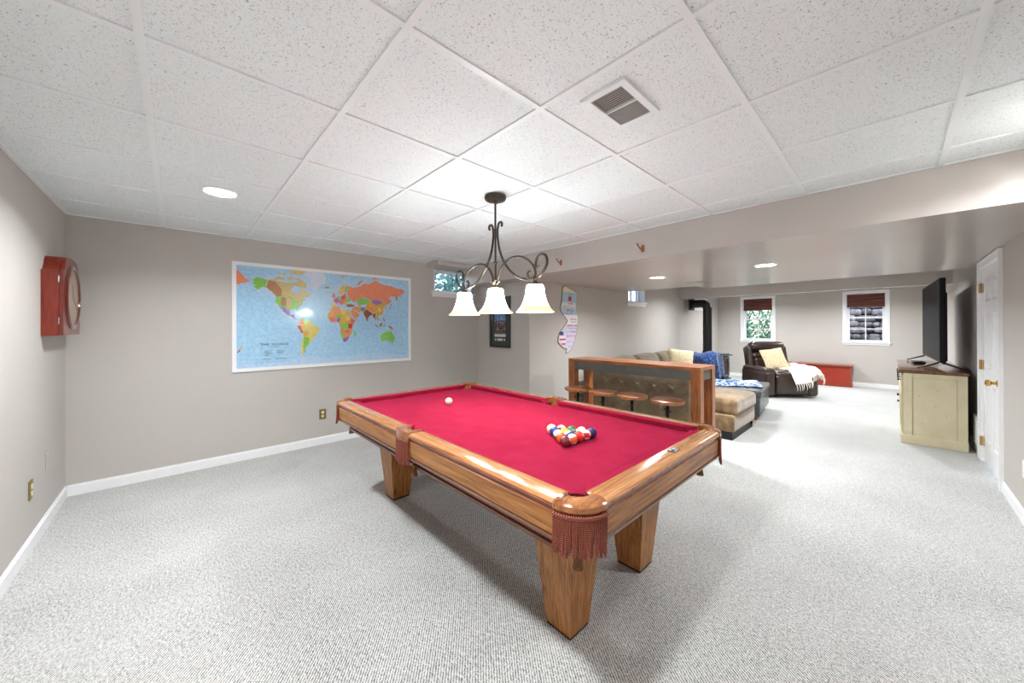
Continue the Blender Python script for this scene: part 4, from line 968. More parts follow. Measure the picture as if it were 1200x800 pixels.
for (za, zb_), k in zip(((2.0, 1.90), (1.90, 1.74), (1.74, 1.66), (1.66, 1.55), (1.55, 1.40), (1.40, 1.22), (1.22, .9)), ('cream', 'sky', 'white', 'sky', 'white', 'lil', 'lil')):
    p = clip_poly(clip_poly(INS, lambda q: za - q[1]), lambda q: q[1] - zb_)
    if len(p) > 2: flat(p, .0125, k)
m.lathe([(.0001, .0135), (.042, .0135)], 24, SK.index('red'), TW @ Matrix.Translation((4.44, 1.80, 0)), cap=False)
def stxt(s, x, z, size, k, sx=1.2):
    tv, tf = text_geo(s, size); m.add([(x + a * sx, z + b, .0138) for a, b, _ in tv], tf, SK.index(k), TW)
rr = random.Random(11)
def scrawl(x0_, x1_, z, hgt, k):
    x = x0_
    while x < x1_:
        w_ = rr.uniform(.010, .02); hh = hgt * rr.uniform(.7, 1.1)
        if rr.random() < .8:
            m.box((x, z, .0132), (x + w_ * .35, z + hh, .0136), SK.index(k), TW); m.box((x, z + hh * rr.choice((0, .45, .85)), .0132), (x + w_, z + hh * .95, .0135), SK.index(k), TW) if rr.random() < .4 else m.box((x + w_ * .6, z, .0132), (x + w_, z + hh * .6, .0136), SK.index(k), TW)
        x += w_ * 1.45
scrawl(4.38, 4.50, 1.86, .022, 'navy'); scrawl(4.38, 4.52, 1.715, .022, 'navy'); scrawl(4.25, 4.58, 1.672, .014, 'red'); scrawl(4.34, 4.52, 1.60, .045, 'red'); scrawl(4.26, 4.50, 1.566, .02, 'red')
scrawl(4.42, 4.62, 1.47, .03, 'red'); scrawl(4.46, 4.62, 1.435, .014, 'navy'); scrawl(4.38, 4.62, 1.375, .03, 'red'); scrawl(4.40, 4.62, 1.335, .012, 'navy'); scrawl(4.36, 4.60, 1.28, .02, 'navy'); scrawl(4.36, 4.58, 1.215, .026, 'red'); scrawl(4.36, 4.54, 1.13, .022, 'red'); scrawl(4.36, 4.48, 1.06, .012, 'navy')
for x, z, w_, h_, k in ((4.19, 1.24, .09, .055, 'navy'), (4.19, 1.20, .14, .022, 'white'), (4.19, 1.165, .14, .022, 'red'), (4.21, 1.13, .12, .022, 'white'), (4.24, 1.095, .09, .022, 'red')): m.box((x, z, .0126), (x + w_, z + h_, .0131), SK.index(k), TW)
obj('sign_print', m, [SGC[k] for k in SK], ns, smooth=0, recalc=False)

# ------------------------------------------------------------------ framed picture on the return wall
pf = thing('framed_picture', 'tall dark framed sports photograph on the narrow wall beside the high window', 'picture', (XJ, 4.043, 1.06))
hw_, hh = .228, .76
m = MB(); fw = .03
for a, b in (((-hw_, 0), (hw_, fw)), ((-hw_, hh - fw), (hw_, hh)), ((-hw_, fw), (-hw_ + fw, hh - fw)), ((hw_ - fw, fw), (hw_, hh - fw))): m.box((-.025, a[0], a[1]), (0, b[0], b[1]))
obj('picture_frame', m, plain('black_green_frame', rgb(34, 38, 36), .3, coat=.4), pf, smooth=0)
m = MB(); m.box((-.008, -hw_ + fw, fw), (-.002, hw_ - fw, hh - fw)); obj('picture_mat', m, plain('dark_green_mat', rgb(48, 62, 58), .25, coat=.7), pf, smooth=0)
t = NT('stadium_photo'); setp(t.b, .2, 0, .6); v = t.coords((1, 1, 1)); f = t.noise(v, 42, 3, .7)
sx_ = t.add('ShaderNodeSeparateXYZ'); tc = t.add('ShaderNodeTexCoord'); t.link(tc.outputs['Object'], sx_.inputs[0])
mm = t.add('ShaderNodeMath', operation='GREATER_THAN'); mm.inputs[1].default_value = .40; t.link(sx_.outputs['Z'], mm.inputs[0])
ca = t.ramp(f, [(.35, rgb(54, 92, 150)), (.55, rgb(96, 138, 186)), (.7, rgb(206, 218, 232))]); cb = t.ramp(f, [(.35, rgb(36, 40, 58)), (.52, rgb(96, 74, 74)), (.68, rgb(190, 180, 178))])
mr = t.add('ShaderNodeMix', data_type='RGBA'); t.link(mm.outputs[0], mr.inputs[0]); t.link(cb, mr.inputs[6]); t.link(ca, mr.inputs[7]); t.color(mr.outputs[2])
m = MB(); m.box((-.0095, -.125, .20), (-.008, .125, .68)); obj('photograph', m, t.m, pf, smooth=0)
m = MB(); m.box((-.0095, -.125, .16), (-.008, .125, .20)); m.box((-.0095, -.06, .10), (-.008, .06, .135))
for y in (-.10, .10): m.lathe([(.0001, .0015), (.018, .0015)], 16, 0, Matrix.Translation((-.008, y, .118)) @ Matrix.Rotation(-pi / 2, 4, 'Y'), cap=False)
obj('caption_plate', m, plain('pale_caption', rgb(196, 202, 196), .4), pf, smooth=0)

# ------------------------------------------------------------------ wooden peg hooks on the soffit face
for i, (y, lab) in enumerate(((2.63, 'small brown peg hook on the soffit, close to the chandelier'), (1.637, 'small brown peg hook on the soffit, farther from the chandelier'))):
    t_ = thing('peg_hook', lab, 'hook', (XS, y, 2.115), 0, 'peg hooks on the soffit face')
    m = MB(); m.puff((-.008, 0, -.006), (.016, .026, .06), .006, k=2, m=2); obj('hook_plate', m, 'bar_z', t_)
    m = MB(); m.tube([(-.012, 0, -.02), (-.03, .006, -.012), (-.045, .018, .006), (-.05, .03, .03)], [.009, .008, .007, .006], 10); m.sphere((-.05, .032, .034), .009, 0, 10); m.tube([(-.012, 0, -.012), (-.028, -.004, -.032), (-.028, -.006, -.046)], [.008, .006, .004], 8)
    obj('peg', m, 'bar_z', t_)

# ------------------------------------------------------------------ bar table
bt = thing('bar_table', 'long pine bar table with grey metal band behind the tufted sofa', 'table', (3.96, 2.11, 0))
hx, hy = .21, .81; zt = .955
m = MB()
for k in range(3): x = -hx + .14 * k; m.box((x + .001, -hy, zt - .034), (x + .139, hy, zt), 0)
obj('tabletop', m, 'bar_y', bt, smooth=0)
m = MB()
for a, b in (((-hx + .012, -hy + .09), (-hx + .032, hy - .09)), ((hx - .032, -hy + .09), (hx - .012, hy - .09)), ((-hx + .09, -hy + .012), (hx - .09, -hy + .032)), ((-hx + .09, hy - .032), (hx - .09, hy - .012))): m.box((a[0], a[1], zt - .225 + .09), (b[0], b[1], zt - .034))
obj('apron', m, 'steel', bt, smooth=0)
for sx in (-1, 1):
    for sy in (-1, 1):
        m = MB(); c = (sx * (hx - .045), sy * (hy - .047)); m.box((c[0] - .045, c[1] - .047, 0), (c[0] + .045, c[1] + .047, zt - .034)); obj('leg', m, 'bar_z', bt, smooth=0)
m = MB(); m.box((-.02, -hy + .094, .10), (.02, hy - .094, .18)); m.box((-hx + .09, -hy + .02, .10), (hx - .09, -hy + .07, .18)); m.box((-hx + .09, hy - .07, .10), (hx - .09, hy - .02, .18)); obj('stretcher', m, 'bar_y', bt, smooth=0)

# ------------------------------------------------------------------ stools
def stool(label):
    s = thing('bar_stool', label, 'stool', (0, 0, 0), 0, 'bar stools')
    m = MB(); m.lathe([(.0001, .578), (.150, .578), (.160, .584), (.163, .596), (.160, .607), (.150, .612), (.0001, .612)], 40, 0, None, cap=False); obj('seat', m, 'stoolwood', s)
    m = MB(); m.lathe([(.0001, .560), (.07, .560), (.075, .566), (.07, .578), (.0001, .578)], 20, 0, None, cap=False); m.lathe([(.016, .20), (.016, .56)], 14)
    for k in range(28): m.lathe([(.016, .34 + k * .007), (.0185, .3435 + k * .007), (.016, .347 + k * .007)], 12, cap=False)
    obj('screw_post', m, 'blackiron', s)
    m = MB(); m.lathe([(.02, .30), (.034, .31), (.036, .37), (.026, .39), (.02, .39)], 20, cap=False)
    for k in range(4):
        a = pi / 4 + k * pi / 2; m.tube([(.036 * cos(a), .036 * sin(a), .35), (.060 * cos(a), .060 * sin(a), .35)], .007, 8); m.sphere((.062 * cos(a), .062 * sin(a), .35), .009, 0, 8)
    obj('hub', m, 'blackiron', s)
    m = MB(); m.tube([(-.055, 0, .505), (.055, 0, .505)], .006, 8)
    for sg in (-1, 1): m.sphere((sg * .058, 0, .505), .010, 0, 8)
    obj('turn_handle', m, 'blackiron', s)
    for k in range(4):
        a = pi / 4 + k * pi / 2; m = MB()
        m.tube(bez([(.02 * cos(a), .02 * sin(a), .375), (.10 * cos(a), .10 * sin(a), .33), (.155 * cos(a), .155 * sin(a), .20), (.185 * cos(a), .185 * sin(a), .012)], 6), .011, 8)
        m.lathe([(.001, 0), (.02, 0), (.018, .012), (.001, .014)], 12, 0, Matrix.Translation((.185 * cos(a), .185 * sin(a), 0)), cap=False); obj('leg', m, 'blackiron', s)
    m = MB(); m.tube([(.163 * cos(a), .163 * sin(a), .16) for a in [2 * pi * i / 32 for i in range(32)]], .008, 8, closed=True); obj('foot_ring', m, 'blackiron', s)
    return s
labs = ['round wooden stool at the bar end nearest the wall sign', 'second round wooden stool from the wall along the bar', 'third round wooden stool from the wall along the bar', 'round wooden stool at the bar end nearest the tan chaise']
s0 = stool(labs[0])
for i, (x, y) in enumerate(((3.56, 2.63), (3.56, 2.28), (3.60, 1.945), (3.61, 1.565))):
    s = s0 if i == 0 else copy_tree(s0); s.location = (x, y, 0); s.scale = (1, 1, 1.03); s.rotation_euler = (0, 0, .3 * i); s['label'] = labs[i]

# ------------------------------------------------------------------ sectional sofa
so = thing('sectional_sofa', 'tan microfibre sectional sofa with tufted back and chaise beyond the bar', 'sofa', (0, 0, 0))
m = MB(); m.puff((4.70, 2.48, .395), (.20, 1.54, .69), .035, (.012, 0, 0), k=3, m=8)
ob = obj('tufted_back', m, 'sofaback', so)
for r_, (z, off) in enumerate(((.575, 0), (.33, .14))):
    for k in range(6):
        y = 1.93 + off + k * .235
        if y > 3.15: continue
        m = MB(); m.sphere((4.592, y, z), .015, 0, 14, sq=(.5, 1, 1)); m.tube([(4.5935, y + .022 * cos(a), z + .022 * sin(a)) for a in [2 * pi * i / 16 for i in range(16)]], .004, 6, closed=True)
        for q in range(4): a = 2 * pi * q / 4 + pi / 4; m.tube([(4.592, y + .020 * cos(a), z + .020 * sin(a)), (4.5915, y + .04 * cos(a), z + .04 * sin(a)), (4.5925, y + .075 * cos(a), z + .075 * sin(a))], [.0035, .003, .0005], 6)
        obj('tufting_button', m, 'sofaback', ob)
m = MB(); m.box((4.82, 1.30, .10), (5.745, 3.36, .30), bev=.02); m.box((5.745, 2.45, .10), (7.95, 3.36, .30), bev=.02); obj('sofa_base', m, 'sofa', so)
m = MB(); m.puff((5.30, 1.66, .385), (.90, .76, .19), .05, (.006, .008, .02), m=8); obj('seat_cushion', m, 'sofa', so)
m = MB(); m.puff((5.30, 2.56, .385), (.90, 1.02, .19), .05, (0, 0, .02), m=8); obj('seat_cushion', m, 'sofa', so)
for k in range(2):
    m = MB(); m.puff((6.27 + k * .98, 2.78, .385), (.96, .70, .19), .05, (0, 0, .02), m=8); obj('seat_cushion', m, 'sofa', so)
m = MB(); m.box((4.80, 3.18, .10), (7.95, 3.37, .74), bev=.04); obj('sofa_back', m, 'sofaback', so)
for k in range(3):
    m = MB(); T = Matrix.Translation((5.42 + k * .83, 3.12, .64)) @ Matrix.Rotation(radians(-10), 4, 'X'); m.puff((0, 0, 0), (.82, .24, .44), .09, (0, .05, .03), T=T, m=6); obj('back_cushion', m, 'sofaback', so)
m = MB(); m.box((7.72, 2.40, .10), (7.95, 3.18, .66), bev=.06); obj('sofa_arm', m, 'sofaback', so)
m = MB(); m.box((4.845, 1.325, 0), (5.60, 3.3, .10)); m.box((5.60, 1.325, .03), (5.725, 3.3, .10)); obj('sofa_plinth', m, 'black', so, smooth=0)
for x, y in ((5.675, 1.375), (5.69, 2.5), (7.85, 2.5), (7.85, 3.28), (4.9, 3.28)):
    m = MB(); m.box((x - .05, y - .05, 0), (x + .05, y + .05, .10)); obj('foot', m, 'black', so, smooth=0)

def pillow(name, label, cat, mat, size, th, T, group=None):
    o = thing(name, label, cat, T.translation, 0, group); R = T.to_3x3().to_4x4()
    m = MB(); s = size / 2
    for sg in (1, -1):
        def fn(u, v, sg=sg):
            a, b = u * 2 - 1, v * 2 - 1; e = max(0, 1 - a ** 2) ** .5 * max(0, 1 - b ** 2) ** .5
            pin = 1 - .07 * (1 - max(abs(a), abs(b))) - .06 * (1 - min(abs(a), abs(b))) * max(abs(a), abs(b))
            return (a * s * pin, sg * th / 2 * e ** .8 + .0, b * s * pin)
        m.grid(fn, 18, 18, 0, R)
    obj('pillow_cover', m, mat, o, smooth=50)
    m = MB(); P = []
    for k in range(72):
        q = k / 72 * 4; e = int(q); f = (q - e) * 2 - 1
        a, b = ((f, -1), (1, f), (-f, 1), (-1, -f))[e]; pin = 1 - .06 * (1 - min(abs(a), abs(b)))
        P.append(R @ Vector((a * s * pin, 0, b * s * pin)))
    m.tube(P, .006, 6, closed=True); obj('piping', m, mat, o)
    return o
pillow('throw_pillow', 'pale speckled throw pillow on the sofa beside the blue blanket', 'pillow', 'cushion', .46, .15, Matrix.Translation((7.12, 2.83, .70)) @ Matrix.Rotation(radians(-52), 4, 'Z') @ Matrix.Rotation(radians(-18), 4, 'X') @ Matrix.Rotation(radians(7), 4, 'Y'), 'throw pillows')

# blue blanket heaped over the sofa arm
bl = thing('throw_blanket', 'blue knitted throw heaped over the sofa arm before the stove', 'blanket', (7.84, 2.62, .66))
m = MB()
def fnb(u, v):
    a = (u - .5) * 2; q = v
    ang = pi * q; x = -.21 * cos(ang) * (1.0 + .12 * sin(5 * a + 2)); z = .025 + .15 * sin(ang) ** .8 - (.24 * (abs(q - .5) * 2) ** 3)
    y = a * .42 + .02 * sin(9 * q + 3 * a); z += .022 * sin(7 * a + 5 * q) + .014 * sin(13 * q - 4 * a)
    if a < -.45:
        e = (-.45 - a) * .42; z -= e * 2.0; y = -.45 * .42 - e * .28 - .05 - .025 * sin(11 * q)
    return (x + .015 * sin(11 * a + 3 * q), y, z)
m.sheet(fnb, 34, 34, .012); obj('blanket_cloth', m, 'blue', bl, smooth=60)

# ------------------------------------------------------------------ ottoman with printed throw
ot = thing('ottoman', 'dark leather storage ottoman half covered by a blue print throw', 'ottoman', (6.60, 1.70, 0), radians(6))
m = MB(); m.box((-.56, -.33, .09), (.56, .33, .335), bev=.012); obj('ottoman_body', m, 'ottoleather', ot)
m = MB(); m.puff((0, 0, .385), (1.16, .70, .10), .035, (0, 0, .012), m=8)
for i in range(4):
    for j in range(2): m.sphere((-.42 + i * .28, -.16 + j * .32, .446), .014, 0, 10, sq=(1, 1, .4))
obj('ottoman_lid', m, 'ottoleather', ot)
for sx in (-1, 1):
    for sy in (-1, 1):
        m = MB(); m.lathe([(.001, 0), (.022, 0), (.026, .03), (.036, .07), (.04, .09), (.001, .09)], 16, 0, Matrix.Translation((sx * .48, sy * .26, 0)), cap=False); obj('foot', m, 'edge', ot)
th = thing('print_throw', 'blue and white printed throw spread across the dark ottoman', 'throw', (6.60, 1.70, .445), radians(6))
m = MB()
def fnt(u, v):
    x = -.36 + u * .72 + .02 * sin(v * 9); y = -.26 + v * .78
    z = .010 + .006 * sin(u * 14 + v * 6) + .004 * sin(v * 17)
    if y > .345: z -= (y - .345) * 1.0; y = .362 + .012 * sin(u * 12)
    return (x, y, z)
m.sheet(fnt, 30, 30, .007, T=Matrix.Rotation(.22, 4, 'Z') @ Matrix.Translation((.02, -.02, .0))); obj('throw_cloth', m, 'print', th, smooth=60)

# ------------------------------------------------------------------ stove
sv = thing('gas_stove', 'teal enamel cast stove on legs with black flue pipe in far corner', 'stove', (9.02, 2.88, 0), radians(-12))
m = MB(); m.box((-.30, -.24, .20), (.30, .24, .70), bev=.03); obj('stove_body', m, 'teal', sv)
m = MB(); m.box((-.345, -.29, .70), (.345, .29, .735), bev=.015); m.box((-.30, -.25, .735), (.30, .25, .755), bev=.009); obj('stove_top', m, 'teal', sv)
m = MB(); m.box((-.32, -.27, .165), (.32, .25, .205), bev=.012); obj('stove_ash_lip', m, 'teal', sv)
m = MB()
for a, b in (((-.25, .25), (.25, .31)), ((-.25, .61), (.25, .67)), ((-.25, .31), (-.19, .61)), ((.19, .31), (.25, .61)), ((-.012, .31), (.012, .61))): m.box((a[0], -.265, a[1]), (b[0], -.235, b[1]), bev=.008)
dr = obj('stove_door', m, 'teal', sv)
m = MB(); m.box((-.2, -.25, .3), (.2, -.243, .62)); obj('door_glass', m, 'stoveglass', dr, smooth=0)
m = MB()
for a, b in (((-.21, .26), (.21, .31)), ((-.21, .59), (.21, .64)), ((-.21, .31), (-.16, .59)), ((.16, .31), (.21, .59))): m.box((-.315, a[0], a[1]), (-.295, b[0], b[1]), bev=.006)
m.box((-.308, -.16, .31), (-.302, .16, .59), 1); sd_ = obj('side_panel', m, ['teal', 'stoveglass'], sv)
for sx in (-1, 1):
    for sy in (-1, 1):
        m = MB(); P = bez([(sx * .25, sy * .19, .19), (sx * .275, sy * .21, .12), (sx * .285, sy * .22, .05), (sx * .31, sy * .24, 0.008)], 5); m.tube(P, [.034 - .016 * i / (len(P) - 1) for i in range(len(P))], 10); m.sphere((sx * .31, sy * .24, .014), .018, 0, 10, sq=(1.2, 1.2, .75)); obj('leg', m, 'teal', sv)
m = MB(); c = Matrix.Rotation(radians(12), 4, 'Z')
P = [(0, .10, .75), (0, .10, 1.2), (0, .10, 1.78)] + [(0, .10 + .13 * (1 - cos(a)), 1.78 + .13 * sin(a)) for a in [pi / 2 * i / 8 for i in range(1, 9)]]
P = [tuple(c @ Vector((p[0], p[1] - .10, p[2])) + Vector((0, .10, 0))) for p in P]; e = Vector(P[-1]); dirn = c @ Vector((0, 1, 0)); P.append(tuple(e + dirn * .22))
m.tube(P, .095, 22); m.tube([(0, .10, .752), (0, .10, .80)], .108, 22); m.tube([(0, .10, 1.24), (0, .10, 1.27)], .099, 22)
pp = obj('stove_pipe', m, 'pipe', sv)
m = MB(); e2 = c.inverted()
T = Matrix.Translation(Vector(P[-1])) @ c; m.box((-.15, -.012, -.15), (.15, .012, .15), 0, T); obj('wall_plate', m, 'pipe', pp, smooth=0)

# ------------------------------------------------------------------ recliner
rc = thing('recliner_chair', 'brown leather recliner with padded arms standing before the far wall', 'recliner', (8.86, 1.62, 0), radians(-47.8))
m = MB(); m.box((-.36, -.40, .05), (.36, .40, .30), bev=.03); obj('chair_base', m, 'leather', rc)
m = MB(); m.puff((0, -.40, .245), (.58, .12, .36), .045, (0, .02, .0)); obj('footrest_panel', m, 'leather', rc)
m = MB(); m.puff((0, -.12, .40), (.58, .66, .19), .07, (0, .015, .03)); obj('seat_cushion', m, 'leather', rc)
for sx in (-1, 1):
    m = MB(); m.puff((sx * .385, -.02, .265), (.19, .86, .47), .06, (.012, 0, 0)); am = obj('arm', m, 'leather', rc)
    m = MB(); m.puff((sx * .385, -.04, .505), (.21, .78, .10), .048, (0, 0, .015)); obj('arm_pad', m, 'leather', am)
T = Matrix.Translation((0, .30, .42)) @ Matrix.Rotation(radians(-14), 4, 'X')
m = MB(); m.puff((0, .05, .26), (.72, .15, .62), .06, T=T); bk = obj('backrest', m, 'leather', rc)
m = MB(); m.puff((0, -.045, .14), (.58, .16, .30), .07, (0, .02, 0), T=T); m.puff((0, -.04, .32), (.60, .15, .14), .065, T=T); obj('lumbar_cushion', m, 'leather', bk)
m = MB(); m.puff((0, -.05, .525), (.70, .24, .20), .098, (0, .01, 0), T=T); obj('headrest_cushion', m, 'leather', bk)
for sx in (-1, 1):
    m = MB(); m.puff((sx * .345, .0, .25), (.10, .20, .58), .045, T=T); obj('back_wing', m, 'leather', bk)
m = MB(); m.box((-.485, -.20, .33), (-.478, -.08, .39)); obj('recline_lever', m, 'black', rc, smooth=0)
RZ = Matrix.Translation((8.86, 1.62, 0)) @ Matrix.Rotation(radians(-47.8), 4, 'Z')
pillow('throw_pillow', 'beige speckled throw pillow leaning in the leather recliner', 'pillow', 'cushion', .44, .15, RZ @ Matrix.Translation((-.02, .05, .70)) @ Matrix.Rotation(radians(-24), 4, 'X') @ Matrix.Rotation(radians(-8), 4, 'Y'), 'throw pillows')
tb = thing('fringed_throw', 'cream fringed throw draped over the recliner arm and seat', 'blanket', RZ @ Vector((.25, -.05, .50)), radians(-47.8))
m = MB()
def path(q):
    pts = [(-.27, .015), (-.12, .022), (.0, .03), (.032, .07), (.07, .088), (.13, .090), (.20, .086), (.243, .055), (.252, -.02), (.254, -.08)]
    k = q * (len(pts) - 1); i = min(int(k), len(pts) - 2); f = k - i
    return (pts[i][0] + (pts[i + 1][0] - pts[i][0]) * f, pts[i][1] + (pts[i + 1][1] - pts[i][1]) * f)
def fnr(u, v):
    x, z = path(v); y = .34 - u * .76 - .10 * (1 - v) * u
    w_ = .008 * sin(u * 19 + v * 7) + .006 * sin(v * 23 - u * 5)
    if y < -.40 + .0: z -= (-.40 - y) * 1.0
    ramp_ = max(0, (-.28 - y)); z -= ramp_ * .55 * (1 if v < .3 else .5)
    return (x, y - .02 * sin(v * 8), z + .012 + w_)
m.sheet(fnr, 34, 36, .010); cl = obj('throw_cloth', m, 'cream', tb, smooth=60)
m = MB(); rr = random.Random(5)
for k in range(34):
    v_ = k / 33; p = Vector(fnr(1, v_)); dx = rr.uniform(-.012, .012); L = rr.uniform(.09, .13)
    m.tube([p, p + Vector((dx * .3, -.030, -.02)), p + Vector((dx, -.040, -L * .6)), p + Vector((dx * 1.4, -.036, -L))], [.006, .006, .005, .003], 5)
obj('fringe', m, 'cream', cl)

# ------------------------------------------------------------------ red chest
rcx = thing('red_chest', 'long low red painted chest against the far wall behind the recliner', 'chest', (11.10, 1.26, 0))
hy = .61
m = MB(); m.box((-.17, -hy, .02), (.17, hy, .455)); obj('chest_body', m, 'red', rcx, smooth=0)
m = MB(); m.box((-.195, -hy - .02, .455), (.195, hy + .02, .49), bev=.006); obj('chest_lid', m, 'redwood', rcx)
m = MB(); m.box((-.18, -hy - .01, 0), (.18, hy + .01, .035)); m.box((-.18, -hy - .008, .035), (-.165, -hy + .03, .455)); m.box((-.18, hy - .03, .035), (-.165, hy + .008, .455)); obj('chest_trim', m, 'redwood', rcx, smooth=0)

# ------------------------------------------------------------------ cabinet
cb_ = thing('media_cabinet', 'distressed cream cabinet with dark wood top under the television', 'cabinet', (7.14, -.295, 0))
hx, hy, H = .93, .245, .85
m = MB(); m.box((-hx, -hy, .0), (hx, hy - .02, H - .035)); body = obj('cabinet_body', m, 'creampaint', cb_, smooth=0)
m = MB(); m.box((-hx - .02, -hy - .012, H - .035), (hx + .02, hy + .02, H), bev=.008); obj('cabinet_top', m, 'walnut', cb_)
for sx in (-1, 1):
    m = MB(); X0, X1 = (sx * hx, sx * (hx + .012)); X0, X1 = min(X0, X1), max(X0, X1)
    m.box((X0, -hy, .10), (X1, -hy + .07, H - .036)); m.box((X0, hy - .09, .10), (X1, hy - .02, H - .036)); m.box((X0, -hy + .07, H - .085), (X1, hy - .09, H - .036))
    obj('end_panel', m, 'creampaint', cb_, smooth=0)
m = MB()
for sx in (-1, 1):
    X1 = sx * (hx + .0008); a, b = min(sx * hx, X1), max(sx * hx, X1)
    m.box((a, -hy + .0705, .10), (b, -hy + .0725, H - .0855)); m.box((a, hy - .0925, .10), (b, hy - .0905, H - .0855)); m.box((a, -hy + .0725, H - .0875), (b, hy - .0925, H - .0855))
    for y, z in ((-.04, .62), (.10, .55), (-.10, .35), (.08, .24), (-.02, .45)): m.box((a, y, z), (b, y + .003, z + .02))
obj('glaze_line', m, 'umber', body, smooth=0)
m = MB(); m.box((-hx - .02, -hy - .005, 0), (hx + .02, hy, .10), bev=.006); obj('plinth', m, 'creampaint', cb_)
bw_ = (2 * hx - .10) / 3
for k in range(3):
    x0_ = -hx + .05 + k * bw_ + .012; x1_ = x0_ + bw_ - .024
    for z0_, z1_ in ((.64, .795), ):
        m = MB(); m.box((x0_, hy - .02, z0_), (x1_, hy - .004, z1_), bev=.004); dd = obj('drawer', m, 'creampaint', cb_)
        for xx in (x0_ + .13, x1_ - .13):
            m = MB(); m.lathe([(.001, 0), (.008, 0), (.006, .012), (.015, .02), (.014, .028), (.001, .031)], 14, 0, Matrix.Translation((xx, hy - .004, (z0_ + z1_) / 2)) @ Matrix.Rotation(-pi / 2, 4, 'X'), cap=False); obj('knob', m, 'blackiron', dd)
    m = MB(); m.box((x0_, hy - .02, .12), (x1_, hy - .004, .62), bev=.004); m.box((x0_ + .06, hy - .006, .18), (x1_ - .06, hy + .002, .56), bev=.003); dd = obj('door', m, 'creampaint', cb_)
    m = MB(); m.lathe([(.001, 0), (.008, 0), (.006, .012), (.015, .02), (.014, .028), (.001, .031)], 14, 0, Matrix.Translation((x1_ - .03 if k < 2 else x0_ + .03, hy - .004, .40)) @ Matrix.Rotation(-pi / 2, 4, 'X'), cap=False); obj('knob', m, 'blackiron', dd)

# ------------------------------------------------------------------ television
tv = thing('television', 'large black flat television on splayed feet on the cream cabinet', 'television', (7.32, -.345, .85), radians(2.2))
hx = .87
m = MB(); m.box((-hx, -.032, .085), (hx, .018, 1.07), bev=.008); tb_ = obj('tv_panel', m, 'tvplastic', tv)
m = MB(); m.box((-hx + .012, .0175, .105), (hx - .012, .0195, 1.058)); obj('screen', m, 'screen', tv, smooth=0)
m = MB(); m.box((-hx + .04, -.046, .10), (hx - .04, -.030, .90), bev=.007); obj('tv_back', m, 'tvplastic', tv)
for sx in (-1, 1):
    m = MB(); x = sx * .72
    for sg in (-1, 1): m.tube([(x, 0, .095), (x - sx * .0, sg * .02, .075), (x + sx * .05, sg * .17, .012), (x + sx * .052, sg * .185, .007)], [.013, .012, .008, .007], 8)
    obj('foot', m, 'black', tv)
bx = thing('streaming_box', 'slim black set-top box lying on the cabinet below the television', 'set-top box', (7.36, -.225, .85), radians(4))
m = MB(); m.box((-.13, -.055, .004), (.13, .055, .034), bev=.006); obj('box_shell', m, 'tvplastic', bx)
m = MB(); m.box((-.10, .0545, .014), (.10, .0562, .024)); obj('display_window', m, 'screen', bx, smooth=0)

# ------------------------------------------------------------------ outdoors
def shrub(label, loc, h, r, n, mat, name='leafy_shrub', trunk=True, seed=1, group='trees outside the windows'):
    t_ = thing(name, label, 'tree', loc, 0, group); rr = random.Random(seed)
    m = MB()
    m.tube(bez([(0, 0, 0), (.04, .02, h * .35), (-.03, .05, h * .7), (.02, 0, h * .95)], 5), [.06 * h / 2 * (1 - .8 * i / 15) for i in range(16)], 8)
    for k in range(9):
        a = rr.uniform(0, 6.28); z = h * rr.uniform(.2, .8); L = r * rr.uniform(.5, .9); m.tube([(0, 0, z), (L * .5 * cos(a), L * .5 * sin(a), z + .12 * h), (L * cos(a), L * sin(a), z + .16 * h)], [.02 * h / 2, .014 * h / 2, .005], 6)
    obj('trunk', m, 'bark', t_)
    m = MB(); vs = []; fs = []
    for k in range(n):
        a = rr.uniform(0, 6.28); b = rr.uniform(-.9, 1); q = rr.uniform(.35, 1) ** .5; rr_ = r * q * math.sqrt(max(0, 1 - b * b * .8))
        p = Vector((rr_ * cos(a), rr_ * sin(a), h * .58 + b * h * .5)); s = rr.uniform(.03, .07) * (h / 2) ** .5
        e = Euler((rr.uniform(0, 6.28), rr.uniform(0, 6.28), rr.uniform(0, 6.28))).to_matrix(); i0 = len(vs)
        vs += [tuple(p + e @ Vector(c)) for c in ((-s, 0, 0), (0, -s * .5, s * .1), (s, 0, 0), (0, s * .5, s * .1))]; fs.append((i0, i0 + 1, i0 + 2, i0 + 3))
    m.add(vs, fs); o = obj('foliage', m, mat, t_, smooth=0, recalc=False); o['kind'] = 'stuff'
    return t_
shrub('bright green shrub outside the window above the recliner', (14.2, 3.4, 0), 2.8, 1.1, 5600, 'leaf', seed=2)
shrub('pale green shrub farther off outside the window above the recliner', (17.2, 5.6, 0), 3.4, 1.5, 2200, 'leaf', seed=3)
shrub('blue-green tree outside the high window beside the map', (3.9, 8.0, 0), 4.6, 2.0, 9500, 'leafdark', 'evergreen_tree', seed=4)
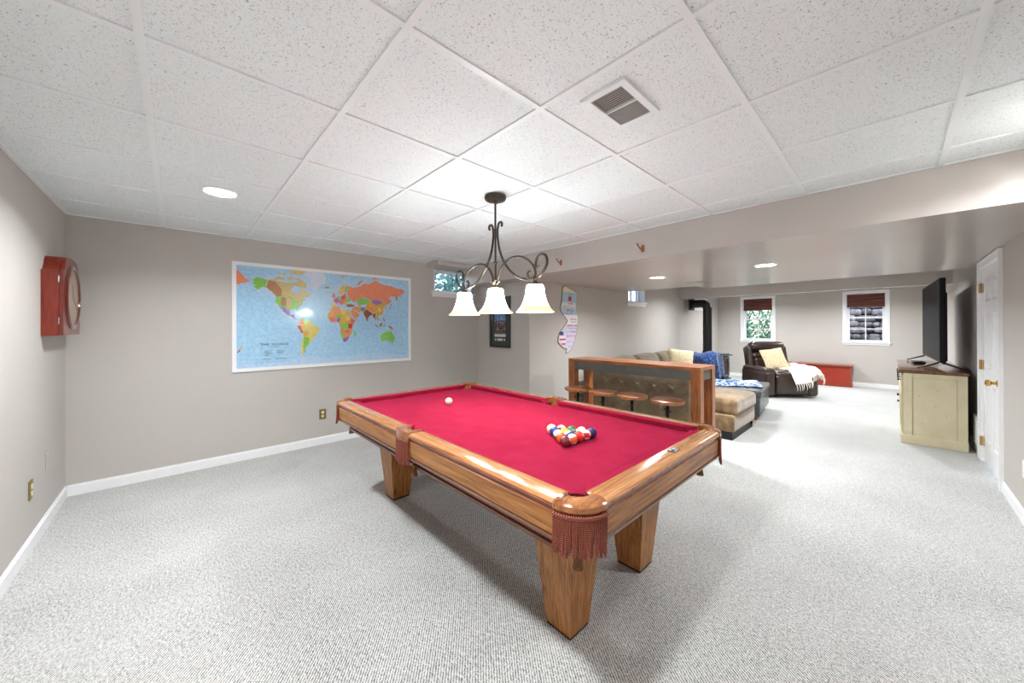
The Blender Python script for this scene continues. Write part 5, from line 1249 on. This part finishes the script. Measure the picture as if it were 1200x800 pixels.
m = MB(); rr = random.Random(9)
for lv in range(15):
    y = -1.6; z = .10 + lv * .165; m.box((13.06 + lv * .06, -1.7, z - .083), (14.9, 2.1, z + .083), 1)
    while y < 2.0:
        w_ = rr.uniform(.14, .50); h_ = rr.uniform(.09, .17)
        m.puff((13.0 + lv * .06 + rr.uniform(-.06, .06), y + w_ / 2, z + rr.uniform(-.02, .02)), (.36, w_ * .97, h_), .04, (rr.uniform(-.02, .03), .02, .02), k=2, m=2); y += w_
wl = obj('stone_wall', m, ['stone', 'soil']); tag(wl, 'stacked grey stone retaining wall outside the window nearest the television', 'wall')
m = MB(); m.box((XF + .22, -30, -.35), (40, 30, -.005)); m.box((-20, YM + .22, -.35), (XF + .22, 30, -.005)); struct('ground', m, 'soil')
# ------------------------------------------------------------------ world, camera, view
w = bpy.data.worlds.new('sky'); SC.world = w; w.use_nodes = True; nt = w.node_tree
bg = nt.nodes['Background']; sk = nt.nodes.new('ShaderNodeTexSky'); sk.sky_type = 'NISHITA'; sk.sun_disc = False; sk.sun_elevation = radians(48); sk.sun_rotation = radians(200)
nt.links.new(sk.outputs['Color'], bg.inputs['Color']); bg.inputs['Strength'].default_value = .5
cd = bpy.data.cameras.new('camera'); co = bpy.data.objects.new('camera', cd); COL.objects.link(co)
cd.sensor_fit = 'HORIZONTAL'; cd.sensor_width = 36; cd.lens = 419.45 * 36 / 1200; cd.shift_y = -(400 - 382.9) / 1200; cd.clip_start = .02
co.rotation_mode = 'XYZ'
co.matrix_world = Matrix.Translation((0, 0, 1.357)) @ Matrix.Rotation(radians(46.864 - 90), 4, 'Z') @ Matrix.Rotation(radians(90.124), 4, 'X') @ Matrix.Rotation(radians(-.18), 4, 'Z')
SC.camera = co
SC.view_settings.view_transform = 'Standard'; SC.view_settings.look = 'None'; SC.view_settings.exposure = 0.78; SC.view_settings.gamma = 1; SC.view_settings.use_curve_mapping = False
SC.cycles.max_bounces = 12; SC.cycles.diffuse_bounces = 7; SC.cycles.use_denoising = True
